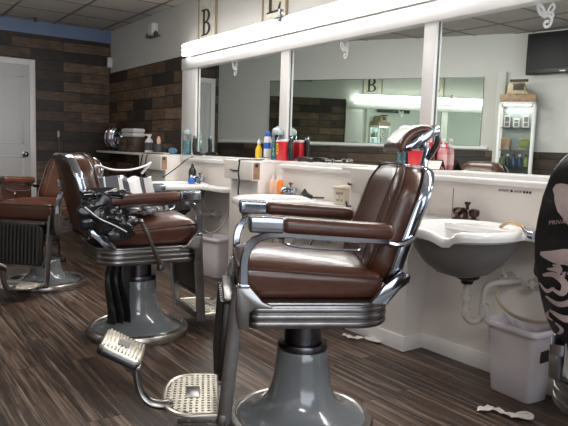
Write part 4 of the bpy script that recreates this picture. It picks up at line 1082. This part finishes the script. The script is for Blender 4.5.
t = thing('shave_tin', 'square cream tin with dark lettering at the right end of the middle deck', 'tin', (2.615, 3.0, DZ), R(0)); t.scale = (.85, .85, .98)
bm = bmesh.new(); box(bm, -.055, .055, -.062, .062, 0, .108, .006, 3); fin('tin_body', bm, M['cream'], t)
bm = bmesh.new(); box(bm, -.062, .062, -.070, .070, .106, .122, .005, 3); box(bm, -.04, .04, -.045, .045, .12, .128, .003); fin('tin_lid', bm, M['cream'], t)
for s_, z_, sz in (('SHAVE', .075, .028), ('&', .052, .02), ('TRIM CO', .030, .021)):
    text_obj('tin_lettering', s_, sz, M['ink'], t, Matrix.Translation((-.0555, -.01, z_)) @ Matrix.Rotation(R(-90), 4, 'Z') @ Matrix.Rotation(R(90), 4, 'X'), .0004)
# cords
bm = bmesh.new(); tube(bm, spline([(2.78, 4.20, 1.062), (2.70, 4.15, 1.052), (2.50, 4.13, 1.050), (2.492, 4.13, 1.03), (2.49, 4.14, .95), (2.488, 4.12, .88), (2.50, 4.15, .78), (2.53, 4.14, .66), (2.54, 4.12, .5)], 5), .0055, 6)
tube(bm, spline([(2.49, 4.14, .965), (2.485, 4.22, .965), (2.49, 4.27, .968)], 4), .005, 6)
tag(fin('clipper_cord', bm, M['black']), 'thin black cord hanging down the middle pillar', 'cord')
for k in range(2):
    bm = bmesh.new(); y = 5.98+.12*k
    tube(bm, spline([(2.66, y-.03, 1.052), (2.52, y, 1.05), (2.492, y+.02, 1.02), (2.488, y+.05, .92), (2.49, y+.02, .80), (2.52, y-.02, .66)], 5), .006, 6)
    tag(fin('power_cord', bm, M['dark_metal']), ['right', 'left'][k]+' grey cord looping over the box of the farthest pillar', 'cord', 'cords on the farthest pillar')
bm = bmesh.new(); tube(bm, spline([(2.79, 5.38, 1.06), (2.68, 5.42, 1.02), (2.60, 5.50, .93), (2.52, 5.66, .82)], 5), .005, 6)
tag(fin('slanting_cord', bm, M['dark_metal']), 'thin dark cord slanting down from the far ledge to the farthest sink', 'cord')
# trimmer on a black sweep behind second chair: slim rod
t = thing('broom_handle', 'thin dark rod with pale tip standing behind the second chair', 'rod', (1.60, 6.0, 0))
bm = bmesh.new(); tube(bm, [(0, 0, .0), (0, 0, 1.19)], .009, 8); fin('rod', bm, M['black'], t)
bm = bmesh.new(); tube(bm, [(0, 0, 1.19), (0, 0, 1.24), (0, 0, 1.25)], [.011, .011], 8); fin('rod_tip', bm, M['nickel'], t)
bm = bmesh.new(); box(bm, -.03, .03, -.14, .14, 0, .05, .01); fin('broom_head', bm, M['black'], t)

# ================================================================== LIGHT AND CAMERA
def area(name, loc, rot, sx, sy, e, col=(1, 1, 1)):
    l = bpy.data.lights.new(name, 'AREA'); l.shape = 'RECTANGLE'; l.size = sx; l.size_y = sy; l.energy = e; l.color = col
    o = bpy.data.objects.new(name, l); C.objects.link(o); o.location = loc; o.rotation_euler = rot; return o
area('window_daylight', (.2, YN+.12, 1.45), (R(90), 0, R(0)), 4.2, 1.8, 95, (.86, .92, 1.0)).rotation_euler = (R(90), 0, 0)
area('ceiling_fill', (-.2, -.9, CZ-.03), (0, 0, 0), 1.2, .6, 55, (1, .96, .90))  # added fill light, no such fixture on this ceiling
area('ceiling_fill', (1.1, 4.3, CZ-.03), (0, 0, 0), 1.2, .6, 36, (1, .96, .90))  # second added fill, kept out of the mirrors' view
area('strip_glow', (2.70, 2.7, 2.11), (0, R(62), 0), .10, 5.6, 60, (1, .97, .94))
w = bpy.data.worlds.new('world'); bpy.context.scene.world = w; w.use_nodes = True
w.node_tree.nodes['Background'].inputs[0].default_value = (.75, .85, 1, 1); w.node_tree.nodes['Background'].inputs[1].default_value = 1.0

f_ = 604.8; pi_, ya, ro = .105904431, .618936415, .0327149247
fw = Vector((math.sin(ya)*math.cos(pi_), math.cos(ya)*math.cos(pi_), -math.sin(pi_)))
r_ = Vector((math.cos(ya), -math.sin(ya), 0)); u_ = r_.cross(fw)
Rr = r_*math.cos(ro)+u_*math.sin(ro); Uu = -r_*math.sin(ro)+u_*math.cos(ro)
cam = bpy.data.cameras.new('camera'); co = bpy.data.objects.new('camera', cam); C.objects.link(co)
mw = Matrix((Rr, Uu, -fw)).transposed().to_4x4(); mw.translation = Vector((0, 0, 1.15)); co.matrix_world = mw
cam.sensor_width = 36; cam.lens = 36*f_/568; cam.clip_start = .02
bpy.context.scene.camera = co
sc = bpy.context.scene
sc.view_settings.view_transform = 'Standard'; sc.view_settings.look = 'None'; sc.view_settings.exposure = 0
sc.cycles.max_bounces = 12; sc.cycles.glossy_bounces = 8; sc.cycles.transmission_bounces = 8; sc.cycles.sample_clamp_indirect = 6
sc.cycles.use_denoising = True
